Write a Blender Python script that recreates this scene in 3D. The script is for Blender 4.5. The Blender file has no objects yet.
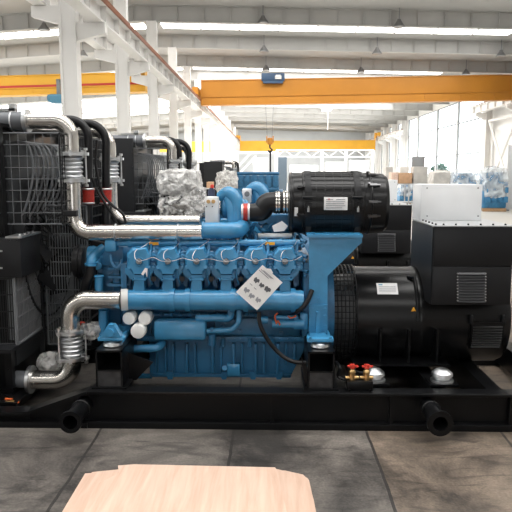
import bpy, bmesh, math, random
from mathutils import Vector, Matrix, noise
random.seed(7)
S = bpy.context.scene
COL = S.collection
PI = math.pi
# ------------------------------------------------------------------ camera
F = 630.0
CAM = Vector((0, 0, 1.95))
PITCH = math.atan(84 / F)
YAW = math.atan(14 / math.hypot(F, 84))
cd = bpy.data.cameras.new('camera'); cam = bpy.data.objects.new('camera', cd); COL.objects.link(cam)
cam.location = CAM
cam.rotation_euler = (PI / 2 - PITCH, 0, YAW)
cd.sensor_width = 36; cd.lens = 36 * F / 512; cd.clip_end = 500; cd.clip_start = 0.05
S.camera = cam
RM = cam.rotation_euler.to_matrix()
def P(px, py, Y):
    d = RM @ Vector((px - 256, 256 - py, -F))
    return CAM + d * (Y / d.y)
def u(n, Y): return n * Y / F
# ------------------------------------------------------------------ materials
def new(name):
    m = bpy.data.materials.new(name); m.use_nodes = True
    return m, m.node_tree, m.node_tree.nodes['Principled BSDF']
def mat(name, c, rough=.5, metal=0, spec=.5, vary=0, scale=6, bump=0, bscale=40, coat=0):
    m, t, b = new(name)
    b.inputs['Base Color'].default_value = (*c, 1); b.inputs['Roughness'].default_value = rough
    b.inputs['Metallic'].default_value = metal; b.inputs['Specular IOR Level'].default_value = spec
    b.inputs['Coat Weight'].default_value = coat
    if vary or bump:
        tc = t.nodes.new('ShaderNodeTexCoord')
    if vary:
        n = t.nodes.new('ShaderNodeTexNoise'); n.inputs['Scale'].default_value = scale; n.inputs['Detail'].default_value = 5
        t.links.new(tc.outputs['Object'], n.inputs['Vector'])
        r = t.nodes.new('ShaderNodeValToRGB')
        r.color_ramp.elements[0].position = .3; r.color_ramp.elements[1].position = .7
        r.color_ramp.elements[0].color = (*[x * (1 - vary) for x in c], 1)
        r.color_ramp.elements[1].color = (*[min(1, x * (1 + vary)) for x in c], 1)
        t.links.new(n.outputs['Fac'], r.inputs['Fac']); t.links.new(r.outputs['Color'], b.inputs['Base Color'])
    if bump:
        n2 = t.nodes.new('ShaderNodeTexNoise'); n2.inputs['Scale'].default_value = bscale; n2.inputs['Detail'].default_value = 3
        t.links.new(tc.outputs['Object'], n2.inputs['Vector'])
        bp = t.nodes.new('ShaderNodeBump'); bp.inputs['Strength'].default_value = bump; bp.inputs['Distance'].default_value = .02
        t.links.new(n2.outputs['Fac'], bp.inputs['Height']); t.links.new(bp.outputs['Normal'], b.inputs['Normal'])
    return m
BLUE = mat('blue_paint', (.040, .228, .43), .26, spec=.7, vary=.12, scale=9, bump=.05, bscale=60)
BLUED = mat('blue_casting_shaded', (.021, .125, .25), .36, vary=.2, scale=12, bump=.15, bscale=50)  # darker copy of the engine blue; shade of recesses put into the colour
BLACK = mat('black_paint', (.005, .0052, .0058), .28, spec=.2, vary=.15, scale=5)
BLACKM = mat('black_powder_coat', (.0115, .012, .0135), .42, spec=.25, bump=.04, bscale=220)
OWIRE = mat('orange_wire', (.5, .1, .03), .5)
LATCH = mat('latch_steel', (.16, .16, .165), .35, metal=.9)
RUBBER = mat('rubber', (.008, .008, .009), .34, spec=.35)
HOSEG = mat('grey_silicone', (.13, .137, .15), .42)
STEEL = mat('polished_steel', (.60, .575, .54), .25, metal=1, vary=.08, scale=14)
STEELD = mat('zinc_steel', (.62, .63, .64), .36, metal=1, vary=.12, scale=22)
RIB = mat('grey_rib', (.12, .127, .135), .45)
WHITE = mat('white_enamel', (.74, .75, .76), .38, vary=.03)
WALLW = mat('white_wall_paint', (.74, .735, .72), .6, vary=.05, scale=.4)
STEELW = mat('white_steel_paint', (.72, .71, .69), .5, vary=.05, scale=.8)
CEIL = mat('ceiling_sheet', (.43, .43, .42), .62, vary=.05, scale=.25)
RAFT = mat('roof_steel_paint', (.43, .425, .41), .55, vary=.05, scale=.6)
ORANGE = mat('crane_orange', (.45, .18, .012), .5, vary=.06, scale=.8)
YELLOW = mat('crane_yellow', (.80, .42, .03), .5, vary=.05, scale=.8)
RED = mat('red_paint', (.55, .035, .02), .45)
REDB = mat('red_silicone', (.42, .025, .015), .5, vary=.3, scale=60)
ORST = mat('orange_sticker', (.85, .38, .01), .5)
BROWN = mat('brown_rail', (.24, .09, .045), .6)
PAPER = mat('paper', (.82, .82, .82), .7)
PRINT = mat('printed_grey', (.11, .115, .13), .8, vary=.4, scale=120)
PRINTL = mat('printed_pale_grey', (.30, .31, .34), .8, vary=.3, scale=160)
FILT = mat('filter_white', (.80, .80, .78), .42)
BRASS = mat('brass', (.55, .36, .16), .35, metal=1)
CARD = mat('cardboard', (.55, .34, .20), .75, vary=.1, scale=8)
TIMBER = mat('pallet_timber', (.42, .26, .14), .75, vary=.2, scale=9)
DARKB = mat('dark_blue_body', (.02, .03, .07), .7)
GREYP = mat('grey_paint', (.20, .21, .22), .5)
LAMPG = mat('lamp_grey', (.22, .22, .22), .4, metal=.6)
TROLB = mat('trolley_blue', (.03, .07, .14), .5)
CREAM = mat('grey_cover', (.52, .50, .47), .8, vary=.1, scale=3)
LEAF = mat('leaf_green', (.05, .13, .10), .7, vary=.4, scale=5)
BARK = mat('bark', (.10, .07, .05), .9)
def radcore():
    m, t, b = new('radiator_core')
    tc = t.nodes.new('ShaderNodeTexCoord'); w = t.nodes.new('ShaderNodeTexWave')
    w.inputs['Scale'].default_value = 30; w.bands_direction = 'Z'
    t.links.new(tc.outputs['Object'], w.inputs['Vector'])
    r = t.nodes.new('ShaderNodeValToRGB'); r.color_ramp.elements[0].color = (.012, .013, .015, 1); r.color_ramp.elements[1].color = (.05, .055, .06, 1)
    t.links.new(w.outputs['Fac'], r.inputs['Fac']); t.links.new(r.outputs['Color'], b.inputs['Base Color'])
    b.inputs['Roughness'].default_value = .5
    return m
CORE = radcore()
def emis(name, c, s):
    m = bpy.data.materials.new(name); m.use_nodes = True; t = m.node_tree; t.nodes.clear()
    e = t.nodes.new('ShaderNodeEmission'); e.inputs['Color'].default_value = (*c, 1); e.inputs['Strength'].default_value = s
    o = t.nodes.new('ShaderNodeOutputMaterial'); t.links.new(e.outputs[0], o.inputs[0])
    return m
SKYL = emis('skylight_and_fill', (1, .985, .96), 10.0)
LAMPE = emis('lit_tube', (1, .98, .95), 6.0)
def glassmat():
    m = bpy.data.materials.new('window_glass'); m.use_nodes = True; t = m.node_tree; t.nodes.clear()
    tr = t.nodes.new('ShaderNodeBsdfTransparent'); tr.inputs[0].default_value = (.95, .97, .97, 1)
    g = t.nodes.new('ShaderNodeBsdfGlossy'); g.inputs['Roughness'].default_value = .03
    mx = t.nodes.new('ShaderNodeMixShader'); mx.inputs[0].default_value = .06
    o = t.nodes.new('ShaderNodeOutputMaterial')
    t.links.new(tr.outputs[0], mx.inputs[1]); t.links.new(g.outputs[0], mx.inputs[2]); t.links.new(mx.outputs[0], o.inputs[0])
    return m
GLASS = glassmat()
def plastic(name, op, c=(.80, .80, .79), sc=7):
    m = bpy.data.materials.new(name); m.use_nodes = True; t = m.node_tree; b = t.nodes['Principled BSDF']
    b.inputs['Base Color'].default_value = (*c, 1); b.inputs['Roughness'].default_value = .16; b.inputs['Specular IOR Level'].default_value = .8
    tr = t.nodes.new('ShaderNodeBsdfTransparent'); mx = t.nodes.new('ShaderNodeMixShader')
    tc = t.nodes.new('ShaderNodeTexCoord'); n = t.nodes.new('ShaderNodeTexNoise'); n.inputs['Scale'].default_value = sc; n.inputs['Detail'].default_value = 6 if sc > 5 else 2; n.inputs['Distortion'].default_value = 1.5
    t.links.new(tc.outputs['Object'], n.inputs['Vector'])
    r = t.nodes.new('ShaderNodeMapRange'); r.inputs[1].default_value = .35; r.inputs[2].default_value = .65; r.inputs[3].default_value = max(0, op - .35); r.inputs[4].default_value = min(1, op + .25)
    t.links.new(n.outputs['Fac'], r.inputs[0]); t.links.new(r.outputs[0], mx.inputs[0])
    bp = t.nodes.new('ShaderNodeBump'); bp.inputs['Strength'].default_value = .6; bp.inputs['Distance'].default_value = .02
    n2 = t.nodes.new('ShaderNodeTexNoise'); n2.inputs['Scale'].default_value = sc * 2.2; n2.inputs['Detail'].default_value = 4; n2.inputs['Distortion'].default_value = 2
    t.links.new(tc.outputs['Object'], n2.inputs['Vector']); t.links.new(n2.outputs['Fac'], bp.inputs['Height']); t.links.new(bp.outputs[0], b.inputs['Normal'])
    o = t.nodes['Material Output']
    t.links.new(tr.outputs[0], mx.inputs[1]); t.links.new(b.outputs[0], mx.inputs[2]); t.links.new(mx.outputs[0], o.inputs[0])
    return m
WRAP = plastic('cloudy_plastic', .85, (.68, .67, .65), 9)
WRAPD = plastic('thin_cloudy_plastic', .42, (.80, .79, .77), 10)
WRAPT = plastic('clear_plastic', .55, (.80, .85, .88), 1.6)
def floormat():
    m, t, b = new('worn_concrete')
    L = t.links.new; N = t.nodes.new
    tc = N('ShaderNodeTexCoord')
    n = N('ShaderNodeTexNoise'); n.inputs['Scale'].default_value = 1.3; n.inputs['Detail'].default_value = 9; n.inputs['Roughness'].default_value = .65; n.inputs['Distortion'].default_value = .6
    L(tc.outputs['Object'], n.inputs['Vector'])
    r = N('ShaderNodeValToRGB'); e = r.color_ramp.elements
    e[0].position = .37; e[0].color = (.028, .025, .023, 1); e[1].position = .65; e[1].color = (.175, .155, .136, 1)
    L(n.outputs['Fac'], r.inputs['Fac'])
    sp = N('ShaderNodeSeparateXYZ'); L(tc.outputs['Object'], sp.inputs[0])
    # browner slab to the right
    cmp_ = N('ShaderNodeMath'); cmp_.operation = 'GREATER_THAN'; cmp_.inputs[1].default_value = .745; L(sp.outputs['X'], cmp_.inputs[0])
    mul = N('ShaderNodeMixRGB'); mul.blend_type = 'MULTIPLY'; mul.inputs[2].default_value = (1.30, 1.14, .98, 1)
    L(cmp_.outputs[0], mul.inputs[0]); L(r.outputs['Color'], mul.inputs[1])
    # dirt smears
    n3 = N('ShaderNodeTexNoise'); n3.inputs['Scale'].default_value = 3.2; n3.inputs['Detail'].default_value = 7; n3.inputs['Distortion'].default_value = 2.2
    mp = N('ShaderNodeMapping'); mp.inputs['Scale'].default_value = (.45, 1.6, 1); L(tc.outputs['Object'], mp.inputs[0]); L(mp.outputs[0], n3.inputs['Vector'])
    r3 = N('ShaderNodeValToRGB'); r3.color_ramp.elements[0].position = .54; r3.color_ramp.elements[0].color = (1, 1, 1, 1); r3.color_ramp.elements[1].position = .72; r3.color_ramp.elements[1].color = (.42, .42, .43, 1)
    L(n3.outputs['Fac'], r3.inputs['Fac'])
    m2 = N('ShaderNodeMixRGB'); m2.blend_type = 'MULTIPLY'; m2.inputs[0].default_value = 1; L(mul.outputs[0], m2.inputs[1]); L(r3.outputs[0], m2.inputs[2])
    # fine speckle
    n4 = N('ShaderNodeTexNoise'); n4.inputs['Scale'].default_value = 60; n4.inputs['Detail'].default_value = 3; L(tc.outputs['Object'], n4.inputs['Vector'])
    r4 = N('ShaderNodeMapRange'); r4.inputs[1].default_value = .3; r4.inputs[2].default_value = .7; r4.inputs[3].default_value = .82; r4.inputs[4].default_value = 1.18; L(n4.outputs['Fac'], r4.inputs[0])
    m3 = N('ShaderNodeMixRGB'); m3.blend_type = 'MULTIPLY'; m3.inputs[0].default_value = 1; L(m2.outputs[0], m3.inputs[1]); L(r4.outputs[0], m3.inputs[2])
    # slab joints every 1.01 m in x
    nw = N('ShaderNodeTexNoise'); nw.inputs['Scale'].default_value = 2.5; L(tc.outputs['Object'], nw.inputs['Vector'])
    a0 = N('ShaderNodeMath'); a0.operation = 'MULTIPLY_ADD'; a0.inputs[1].default_value = .03; L(nw.outputs['Fac'], a0.inputs[0]); L(sp.outputs['X'], a0.inputs[2])
    a = N('ShaderNodeMath'); a.operation = 'ADD'; a.inputs[1].default_value = 50.5 - .745 + .004; L(a0.outputs[0], a.inputs[0])
    mo = N('ShaderNodeMath'); mo.operation = 'MODULO'; mo.inputs[1].default_value = 1.01; L(a.outputs[0], mo.inputs[0])
    lt = N('ShaderNodeMath'); lt.operation = 'LESS_THAN'; lt.inputs[1].default_value = .02; L(mo.outputs[0], lt.inputs[0])
    nb = N('ShaderNodeMath'); nb.operation = 'LESS_THAN'; nb.inputs[1].default_value = 6.8; L(sp.outputs['Y'], nb.inputs[0])
    an = N('ShaderNodeMath'); an.operation = 'MULTIPLY'; L(lt.outputs[0], an.inputs[0]); L(nb.outputs[0], an.inputs[1])
    fa = N('ShaderNodeMath'); fa.operation = 'MULTIPLY'; fa.inputs[1].default_value = .85; L(an.outputs[0], fa.inputs[0])
    m4 = N('ShaderNodeMixRGB'); m4.inputs[2].default_value = (.016, .014, .013, 1); L(fa.outputs[0], m4.inputs[0]); L(m3.outputs[0], m4.inputs[1])
    # floor lightened further in: bright light and bounce put into the colour
    fy = N('ShaderNodeMapRange'); fy.inputs[1].default_value = 9; fy.inputs[2].default_value = 16; L(sp.outputs['Y'], fy.inputs[0])
    m5 = N('ShaderNodeMixRGB'); m5.inputs[2].default_value = (.55, .53, .49, 1); L(fy.outputs[0], m5.inputs[0]); L(m4.outputs[0], m5.inputs[1])
    L(m5.outputs[0], b.inputs['Base Color'])
    rr = N('ShaderNodeMapRange'); rr.inputs[3].default_value = .42; rr.inputs[4].default_value = .7; L(n.outputs['Fac'], rr.inputs[0]); L(rr.outputs[0], b.inputs['Roughness'])
    bp = N('ShaderNodeBump'); bp.inputs['Strength'].default_value = .12; bp.inputs['Distance'].default_value = .01; L(n4.outputs['Fac'], bp.inputs['Height']); L(bp.outputs[0], b.inputs['Normal'])
    return m
FLOOR = floormat()
def plymat(name, c0, c1, off):
    m, t, b = new(name); L = t.links.new; N = t.nodes.new
    tc = N('ShaderNodeTexCoord'); mp = N('ShaderNodeMapping'); mp.inputs['Scale'].default_value = (9, .7, 1); mp.inputs['Location'].default_value = (off, 0, 0)
    L(tc.outputs['Object'], mp.inputs[0])
    n = N('ShaderNodeTexNoise'); n.inputs['Scale'].default_value = 2.2; n.inputs['Detail'].default_value = 8; n.inputs['Roughness'].default_value = .6; n.inputs['Distortion'].default_value = .4
    L(mp.outputs[0], n.inputs['Vector'])
    r = N('ShaderNodeValToRGB'); r.color_ramp.elements[0].position = .32; r.color_ramp.elements[0].color = (*c0, 1); r.color_ramp.elements[1].position = .66; r.color_ramp.elements[1].color = (*c1, 1)
    L(n.outputs['Fac'], r.inputs['Fac']); L(r.outputs[0], b.inputs['Base Color']); b.inputs['Roughness'].default_value = .6
    return m
PLY = plymat('plywood_face', (.56, .375, .28), (.68, .50, .395), 0)
PLY2 = plymat('plywood_face_plain', (.53, .355, .265), (.62, .45, .35), 3.3)
# ------------------------------------------------------------------ geometry helper
class G:
    def __init__(s): s.bm = bmesh.new()
    def box(s, c, d, rot=None, bev=0):
        M = Matrix.Translation(Vector(c)) @ (rot.to_4x4() if rot else Matrix()) @ Matrix.Diagonal((d[0], d[1], d[2], 1))
        r = bmesh.ops.create_cube(s.bm, size=1, matrix=M)
        if bev:
            vs = set(r['verts']); es = [e for e in s.bm.edges if e.verts[0] in vs and e.verts[1] in vs]
            bmesh.ops.bevel(s.bm, geom=es, offset=bev, segments=2, affect='EDGES', profile=.5)
        return s
    def mm(s, a, b, bev=0):
        a = Vector(a); b = Vector(b)
        return s.box((a + b) / 2, [abs(b[i] - a[i]) for i in range(3)], None, bev)
    def pb(s, x0, y0, x1, y1, Y0, Y1, bev=0):
        a = P(x0, y0, Y0); b = P(x1, y1, Y0)
        return s.mm((a.x, Y0, a.z), (b.x, Y1, b.z), bev)
    def cyl(s, a, b, r, r2=None, n=24, cap=True):
        a = Vector(a); b = Vector(b); d = b - a
        M = Matrix.Translation((a + b) / 2) @ d.to_track_quat('Z', 'Y').to_matrix().to_4x4()
        bmesh.ops.create_cone(s.bm, cap_ends=cap, cap_tris=False, segments=n, radius1=r, radius2=r if r2 is None else r2, depth=d.length, matrix=M)
        return s
    def ball(s, c, r, sc=(1, 1, 1), n=3):
        bmesh.ops.create_icosphere(s.bm, subdivisions=n, radius=r, matrix=Matrix.Translation(Vector(c)) @ Matrix.Diagonal((*sc, 1)))
        return s
    def ring(s, pts_rings, closed=False, cap=True):
        rings = [[s.bm.verts.new(p) for p in R] for R in pts_rings]
        n = len(rings[0]); m = len(rings)
        for i in range(m if closed else m - 1):
            A = rings[i]; B = rings[(i + 1) % m]
            for k in range(n):
                try: s.bm.faces.new((A[k], A[(k + 1) % n], B[(k + 1) % n], B[k]))
                except ValueError: pass
        if cap and not closed:
            s.bm.faces.new(rings[0][::-1]); s.bm.faces.new(rings[-1])
        return s
    def tube(s, pts, r, n=14, closed=False, cap=True):
        pts = [Vector(p) for p in pts]; m = len(pts)
        rs = r if isinstance(r, (list, tuple)) else [r] * m
        T = []
        for i in range(m):
            if closed: d = pts[(i + 1) % m] - pts[i - 1]
            else: d = pts[min(i + 1, m - 1)] - pts[max(i - 1, 0)]
            T.append(d.normalized())
        up = Vector((0, 0, 1)) if abs(T[0].z) < .9 else Vector((0, 1, 0))
        N = (up - T[0] * up.dot(T[0])).normalized()
        R = []
        for i in range(m):
            N = (N - T[i] * N.dot(T[i])).normalized(); B = T[i].cross(N)
            R.append([pts[i] + (N * math.cos(2 * PI * k / n) + B * math.sin(2 * PI * k / n)) * rs[i] for k in range(n)])
        return s.ring(R, closed, cap)
    def torus(s, c, ax, Rr, r, n=36, k=10):
        q = Vector(ax).to_track_quat('Z', 'Y'); c = Vector(c)
        return s.tube([c + q @ Vector((math.cos(2 * PI * i / n) * Rr, math.sin(2 * PI * i / n) * Rr, 0)) for i in range(n)], r, k, True)
    def lathe(s, o, ax, prof, n=40, cap=True):
        q = Vector(ax).to_track_quat('Z', 'Y'); o = Vector(o)
        return s.ring([[o + q @ Vector((math.cos(2 * PI * k / n) * r, math.sin(2 * PI * k / n) * r, t)) for k in range(n)] for t, r in prof], False, cap)
    def pipe(s, a, b, r, ri, n=28):   # hollow cylinder
        a = Vector(a); b = Vector(b); L = (b - a).length
        q = (b - a).to_track_quat('Z', 'Y')
        R = [[a + q @ Vector((math.cos(2 * PI * k / n) * rr, math.sin(2 * PI * k / n) * rr, t)) for k in range(n)] for t, rr in ((0, ri), (0, r), (L, r), (L, ri))]
        return s.ring(R, True)
    def prism(s, pts, v):
        pts = [Vector(p) for p in pts]; v = Vector(v)
        A = [s.bm.verts.new(p) for p in pts]; B = [s.bm.verts.new(p + v) for p in pts]; n = len(pts)
        s.bm.faces.new(A); s.bm.faces.new(B[::-1])
        for k in range(n): s.bm.faces.new((A[(k + 1) % n], A[k], B[k], B[(k + 1) % n]))
        return s
    def pp(s, pix, Y0, Y1):           # pixel polygon, extruded in depth
        q = [P(x, y, Y0) for x, y in pix]
        return s.prism([(p.x, Y0, p.z) for p in q], (0, Y1 - Y0, 0))
    def bolt(s, c, ax, r=.012, h=.012):
        c = Vector(c); return s.cyl(c, c + Vector(ax) * h, r, n=6)
def fillet(pts, rad, k=7):
    pts = [Vector(p) for p in pts]; out = [pts[0]]
    for i in range(1, len(pts) - 1):
        a, b, c = pts[i - 1], pts[i], pts[i + 1]
        u1 = (a - b).normalized(); u2 = (c - b).normalized(); ang = u1.angle(u2)
        d = min(rad / math.tan(ang / 2), (a - b).length * .98, (c - b).length * .98); rr = d * math.tan(ang / 2)
        cen = b + (u1 + u2).normalized() * (rr / math.sin(ang / 2))
        p0 = b + u1 * d - cen; p1 = b + u2 * d - cen; tot = p0.angle(p1); ax = p0.cross(p1).normalized()
        for j in range(k + 1): out.append(cen + Matrix.Rotation(tot * j / k, 3, ax) @ p0)
    out.append(pts[-1]); return out
def spline(pts, k=8):
    pts = [Vector(p) for p in pts]; q = [pts[0]] + pts + [pts[-1]]; out = []
    for i in range(1, len(q) - 2):
        a, b, c, d = q[i - 1:i + 3]
        for j in range(k):
            t = j / k
            out.append(.5 * ((2 * b) + (c - a) * t + (2 * a - 5 * b + 4 * c - d) * t * t + (3 * b - a - 3 * c + d) * t ** 3))
    out.append(pts[-1]); return out
def link(o): COL.objects.link(o); return o
def obj(name, g, m, parent=None, label=None, smooth=.6, base=None):
    bm = g.bm
    bmesh.ops.recalc_face_normals(bm, faces=bm.faces)
    me = bpy.data.meshes.new(name)
    root = parent
    if parent is not None:
        while root.parent: root = root.parent
        off = Vector(root.location)
    else:
        xs = [v.co.x for v in bm.verts]; ys = [v.co.y for v in bm.verts]; zs = [v.co.z for v in bm.verts]
        off = Vector(base) if base is not None else Vector(((min(xs) + max(xs)) / 2, (min(ys) + max(ys)) / 2, min(zs)))
    bmesh.ops.translate(bm, verts=bm.verts, vec=-off)
    bm.to_mesh(me); bm.free()
    me.materials.append(m)
    if smooth:
        me.polygons.foreach_set('use_smooth', [True] * len(me.polygons)); me.set_sharp_from_angle(angle=smooth)
    o = link(bpy.data.objects.new(name, me))
    if parent is not None: o.parent = parent
    else: o.location = off
    if label: o['label'] = label
    return o
def merge(o, *others):
    bm = bmesh.new(); bm.from_mesh(o.data); me = o.data
    for q in others:
        mi = me.materials.find(q.data.materials[0].name)
        if mi < 0: me.materials.append(q.data.materials[0]); mi = len(me.materials) - 1
        n0 = len(bm.faces); bm.from_mesh(q.data); bm.faces.ensure_lookup_table()
        for f in bm.faces[n0:]: f.material_index = mi
        bpy.data.objects.remove(q)
    bm.to_mesh(me); bm.free(); return o
def tag(o, label, cat, group=None):
    o['label'] = label; o['category'] = cat
    if group: o['group'] = group
    return o
def thing(name, label, cat, loc, group=None):
    o = link(bpy.data.objects.new(name, None)); o.location = loc; o.empty_display_size = .2
    return tag(o, label, cat, group)
def struct(name, g, m, parent=None, **k):
    o = obj(name, g, m, parent, **k)
    if parent is None: o['kind'] = 'structure'
    return o
def crumple(g, c, d, amp, freq, seed, n=5, boxy=.5, taper=0):
    """crumpled film bag: rounded box blown from an icosphere"""
    c = Vector(c); bm = g.bm; before = set(bm.verts)
    bmesh.ops.create_icosphere(bm, subdivisions=n, radius=1)
    for v in bm.verts:
        if v in before: continue
        p = v.co.copy(); mx = max(abs(p.x), abs(p.y), abs(p.z)); p = p.lerp(p / mx, boxy)
        tp = 1 + taper * p.z; q = Vector((p.x * d[0] / 2 * tp, p.y * d[1] / 2 * tp, p.z * d[2] / 2))
        w = q * freq + Vector((seed * 3.7, seed * 1.3, seed * 7.1))
        k = (1 - abs(noise.noise(w)) * 2) * .6 + noise.noise(w * 2.7) * .5 + (1 - abs(noise.noise(w * 4.1)) * 2) * .25
        v.co = c + q + p.normalized() * amp * k
    return g
X = Vector((1, 0, 0)); Yv = Vector((0, 1, 0)); Z = Vector((0, 0, 1))
# ================================================================== THE HALL
YN, YF = -14, 112           # open door end behind, far wall
XL, XR, XC = -32, 16.6, -5.37
DEP = [5.2, 11.3, 17.4, 23.5, 29.6, 35.7, 41.8, 47.9, 54, 60.1, 66.2, 72.3, 78.4, 84.5, 90.6, 96.7, 102.8]
def zr(x):                  # underside of rafters
    return 8.70 - (.024 * (x + 6) if x > -6 else .065 * (-6 - x))
struct('floor', G().mm((XL, YN, -.2), (XR + .4, YF, 0)), FLOOR, smooth=0, base=(0, 0, 0))
def roofsheet(g, x0, x1, y0, y1, dz=.72, th=.08):
    g.prism([(x0, y0, zr(x0) + dz), (x1, y0, zr(x1) + dz), (x1, y0, zr(x1) + dz + th), (x0, y0, zr(x0) + dz + th)], (0, y1 - y0, 0))
g = G()
sky_fill_rows = [(-6.5, -4.8), (2.2, 4.6), (6.6, 7.8), (11.6, 13), (18, 19.4), (23.9, 25.4), (32.9, 34.2), (36.4, 38.6), (42.2, 44.8), (46.5, 47.6), (48.4, 51), (54.4, 57.5), (60.5, 65), (65.3, 71), (72.6, 77), (78.8, 83), (91, 95), (103, 107)]  # near rows and rows hidden behind rafters are added for their light
sky_fill_rows.sort()
edges = [YN] + [v for r in sky_fill_rows for v in r] + [YF]
for i in range(0, len(edges), 2):
    for x0, x1 in ((XL, -6), (-6, XR + .4)): roofsheet(g, x0, x1, edges[i], edges[i + 1])
for a, b in sky_fill_rows:       # sheet at both ends of every skylight and fill row
    roofsheet(g, XL, -28, a, b); roofsheet(g, 12.3, XR + .4, a, b); roofsheet(g, -6.4, -6, a, b); roofsheet(g, -6, -5.6, a, b)
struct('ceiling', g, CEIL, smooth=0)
k = 1
for a, b in sky_fill_rows:
    for x0, x1 in ((-28, -6.4), (-5.6, 12.3)):
        g = G(); roofsheet(g, x0, x1, a, b, .73, .03)
        w = struct('window_%d' % k, g, SKYL, smooth=0); k += 1
        fr = G()
        xx = x0
        while xx < x1 + .1:
            fr.mm((xx - .03, a, zr(xx) + .66), (xx + .03, b, zr(xx) + .725)); xx += 2.0
        obj('glazing_bar', fr, RAFT, w, smooth=0)
# rafters
for i, d in enumerate(DEP):
    g = G()
    for x0, x1 in ((XL, -6), (-6, XR + .3)):
        if x1 == -6 and 60 < d < 73: continue
        for za, zb, hw in ((0, .03, .15), (.03, .69, .012), (.69, .72, .15)):
            g.prism([(x0, d - hw, zr(x0) + za), (x1, d - hw, zr(x1) + za), (x1, d - hw, zr(x1) + zb), (x0, d - hw, zr(x0) + zb)], (0, 2 * hw, 0))
        x = x0 + .6
        while x < x1: g.mm((x - .012, d - .14, zr(x) + .03), (x + .012, d + .14, zr(x) + .69)); x += 1.2
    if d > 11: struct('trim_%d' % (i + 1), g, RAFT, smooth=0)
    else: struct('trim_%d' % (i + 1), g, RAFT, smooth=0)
# left column row
WORDS = ['first', 'second', 'third', 'fourth', 'fifth', 'sixth', 'seventh', 'eighth', 'ninth', 'tenth', 'eleventh', 'twelfth', 'thirteenth', 'fourteenth', 'fifteenth', 'sixteenth']
ci = 0
for d in DEP[2:]:
    t = thing('steel_column', '', 'column', (XC, d, 0), 'white columns of the left row')
    t['label'] = 'white steel column of the left row, %s from the front' % WORDS[ci]
    ci += 1
    g = G().mm((XC - .21, d - .2, 0), (XC + .21, d + .2, zr(XC) + .02))
    for sx in (-.19, .19): g.mm((XC + sx - .035, d - .235, 0), (XC + sx + .035, d - .19, zr(XC) + .02))
    obj('column_shaft', g, STEELW, t, smooth=0)
    for sx in (-1, 1):
        zc_ = 5.89 if sx > 0 else 6.32
        g = G().prism([(XC + sx * .2, d - .12, zc_), (XC + sx * .98, d - .12, zc_), (XC + sx * .98, d - .12, zc_ - .28), (XC + sx * .2, d - .12, zc_ - .48)], (0, .24, 0))
        obj('corbel', g, STEELW, t, smooth=0)
    obj('base_plate', G().mm((XC - .32, d - .32, 0), (XC + .32, d + .32, .04)), GREYP, t, smooth=0)
# runway beams
def runway(x, y0, y1, label, m=STEELW, dz=0):
    t = thing('runway_beam', label, 'beam', (x, y0, dz + 6.28))
    g = G().mm((x - .17, y0, dz + 6.28), (x + .17, y1, dz + 6.33)).mm((x - .012, y0, dz + 6.33), (x + .012, y1, dz + 6.78)).mm((x - .2, y0, dz + 6.78), (x + .2, y1, dz + 6.82))
    yy = y0 + .7
    while yy < y1: g.mm((x - .16, yy - .01, dz + 6.33), (x + .16, yy + .01, dz + 6.78)); yy += 1.5
    obj('girder', g, m, t, smooth=0)
    obj('crane_rail', G().mm((x - .05, y0, dz + 6.82), (x + .05, y1, dz + 6.92)), BROWN, t, smooth=0)
    return t
t = runway(-4.62, 8, 110, 'white crane runway beam along the right side of the left columns', dz=-.38)
obj('conductor_bar', G().mm((-4.41, 8, 6.38), (-4.35, 110, 6.5)), BROWN, t, smooth=0)
runway(-6.12, 8, 110, 'white crane runway beam along the far left side of the left columns', dz=.05)
runway(-29.7, 8, 110, 'white crane runway beam along the left outer wall', dz=-.7)
# right wall with window bays
g = G()
WIN = [(50.6, 57.4), (57.55, 64.4), (64.55, 72.6)]
g.mm((XR, YN, 0), (XR + .25, 50.4, 9.6)).mm((XR, 50.4, 0), (XR + .25, YF, 1.2)).mm((XR, 50.4, 8.1), (XR + .25, YF, 9.6))
for a, b in ((57.4, 57.55), (64.4, 64.55), (72.6, 73.4)): g.mm((XR, a, 1.2), (XR + .25, b, 8.1))
g.mm((XR, 50.4, 1.2), (XR + .25, 50.6, 8.1))
WINF = [(y, y + 4.2) for y in (73.4, 79.5, 85.6, 91.7, 97.8, 103.9)]
for y, y2 in WINF: g.mm((XR, y2, 1.2), (XR + .25, y2 + 1.9 if y2 < 107 else YF, 8.1))
struct('wall_right', g, WALLW, smooth=0)
for a, b in WIN + WINF:
    w = struct('window_%d' % k, G().mm((XR + .11, a, 1.2), (XR + .13, b, 8.1)), GLASS, smooth=0); k += 1
    fr = G()
    for z in (1.23, 3.5, 6.2, 8.07): fr.mm((XR + .07, a, z - .05), (XR + .18, b, z + .05))
    for y in (a + .04, b - .04): fr.mm((XR + .07, y - .03, 1.2), (XR + .18, y + .03, 8.1))
    obj('window_frame', fr, mat('window_bar_grey', (.22, .23, .24), .5), w, smooth=0)
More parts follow.
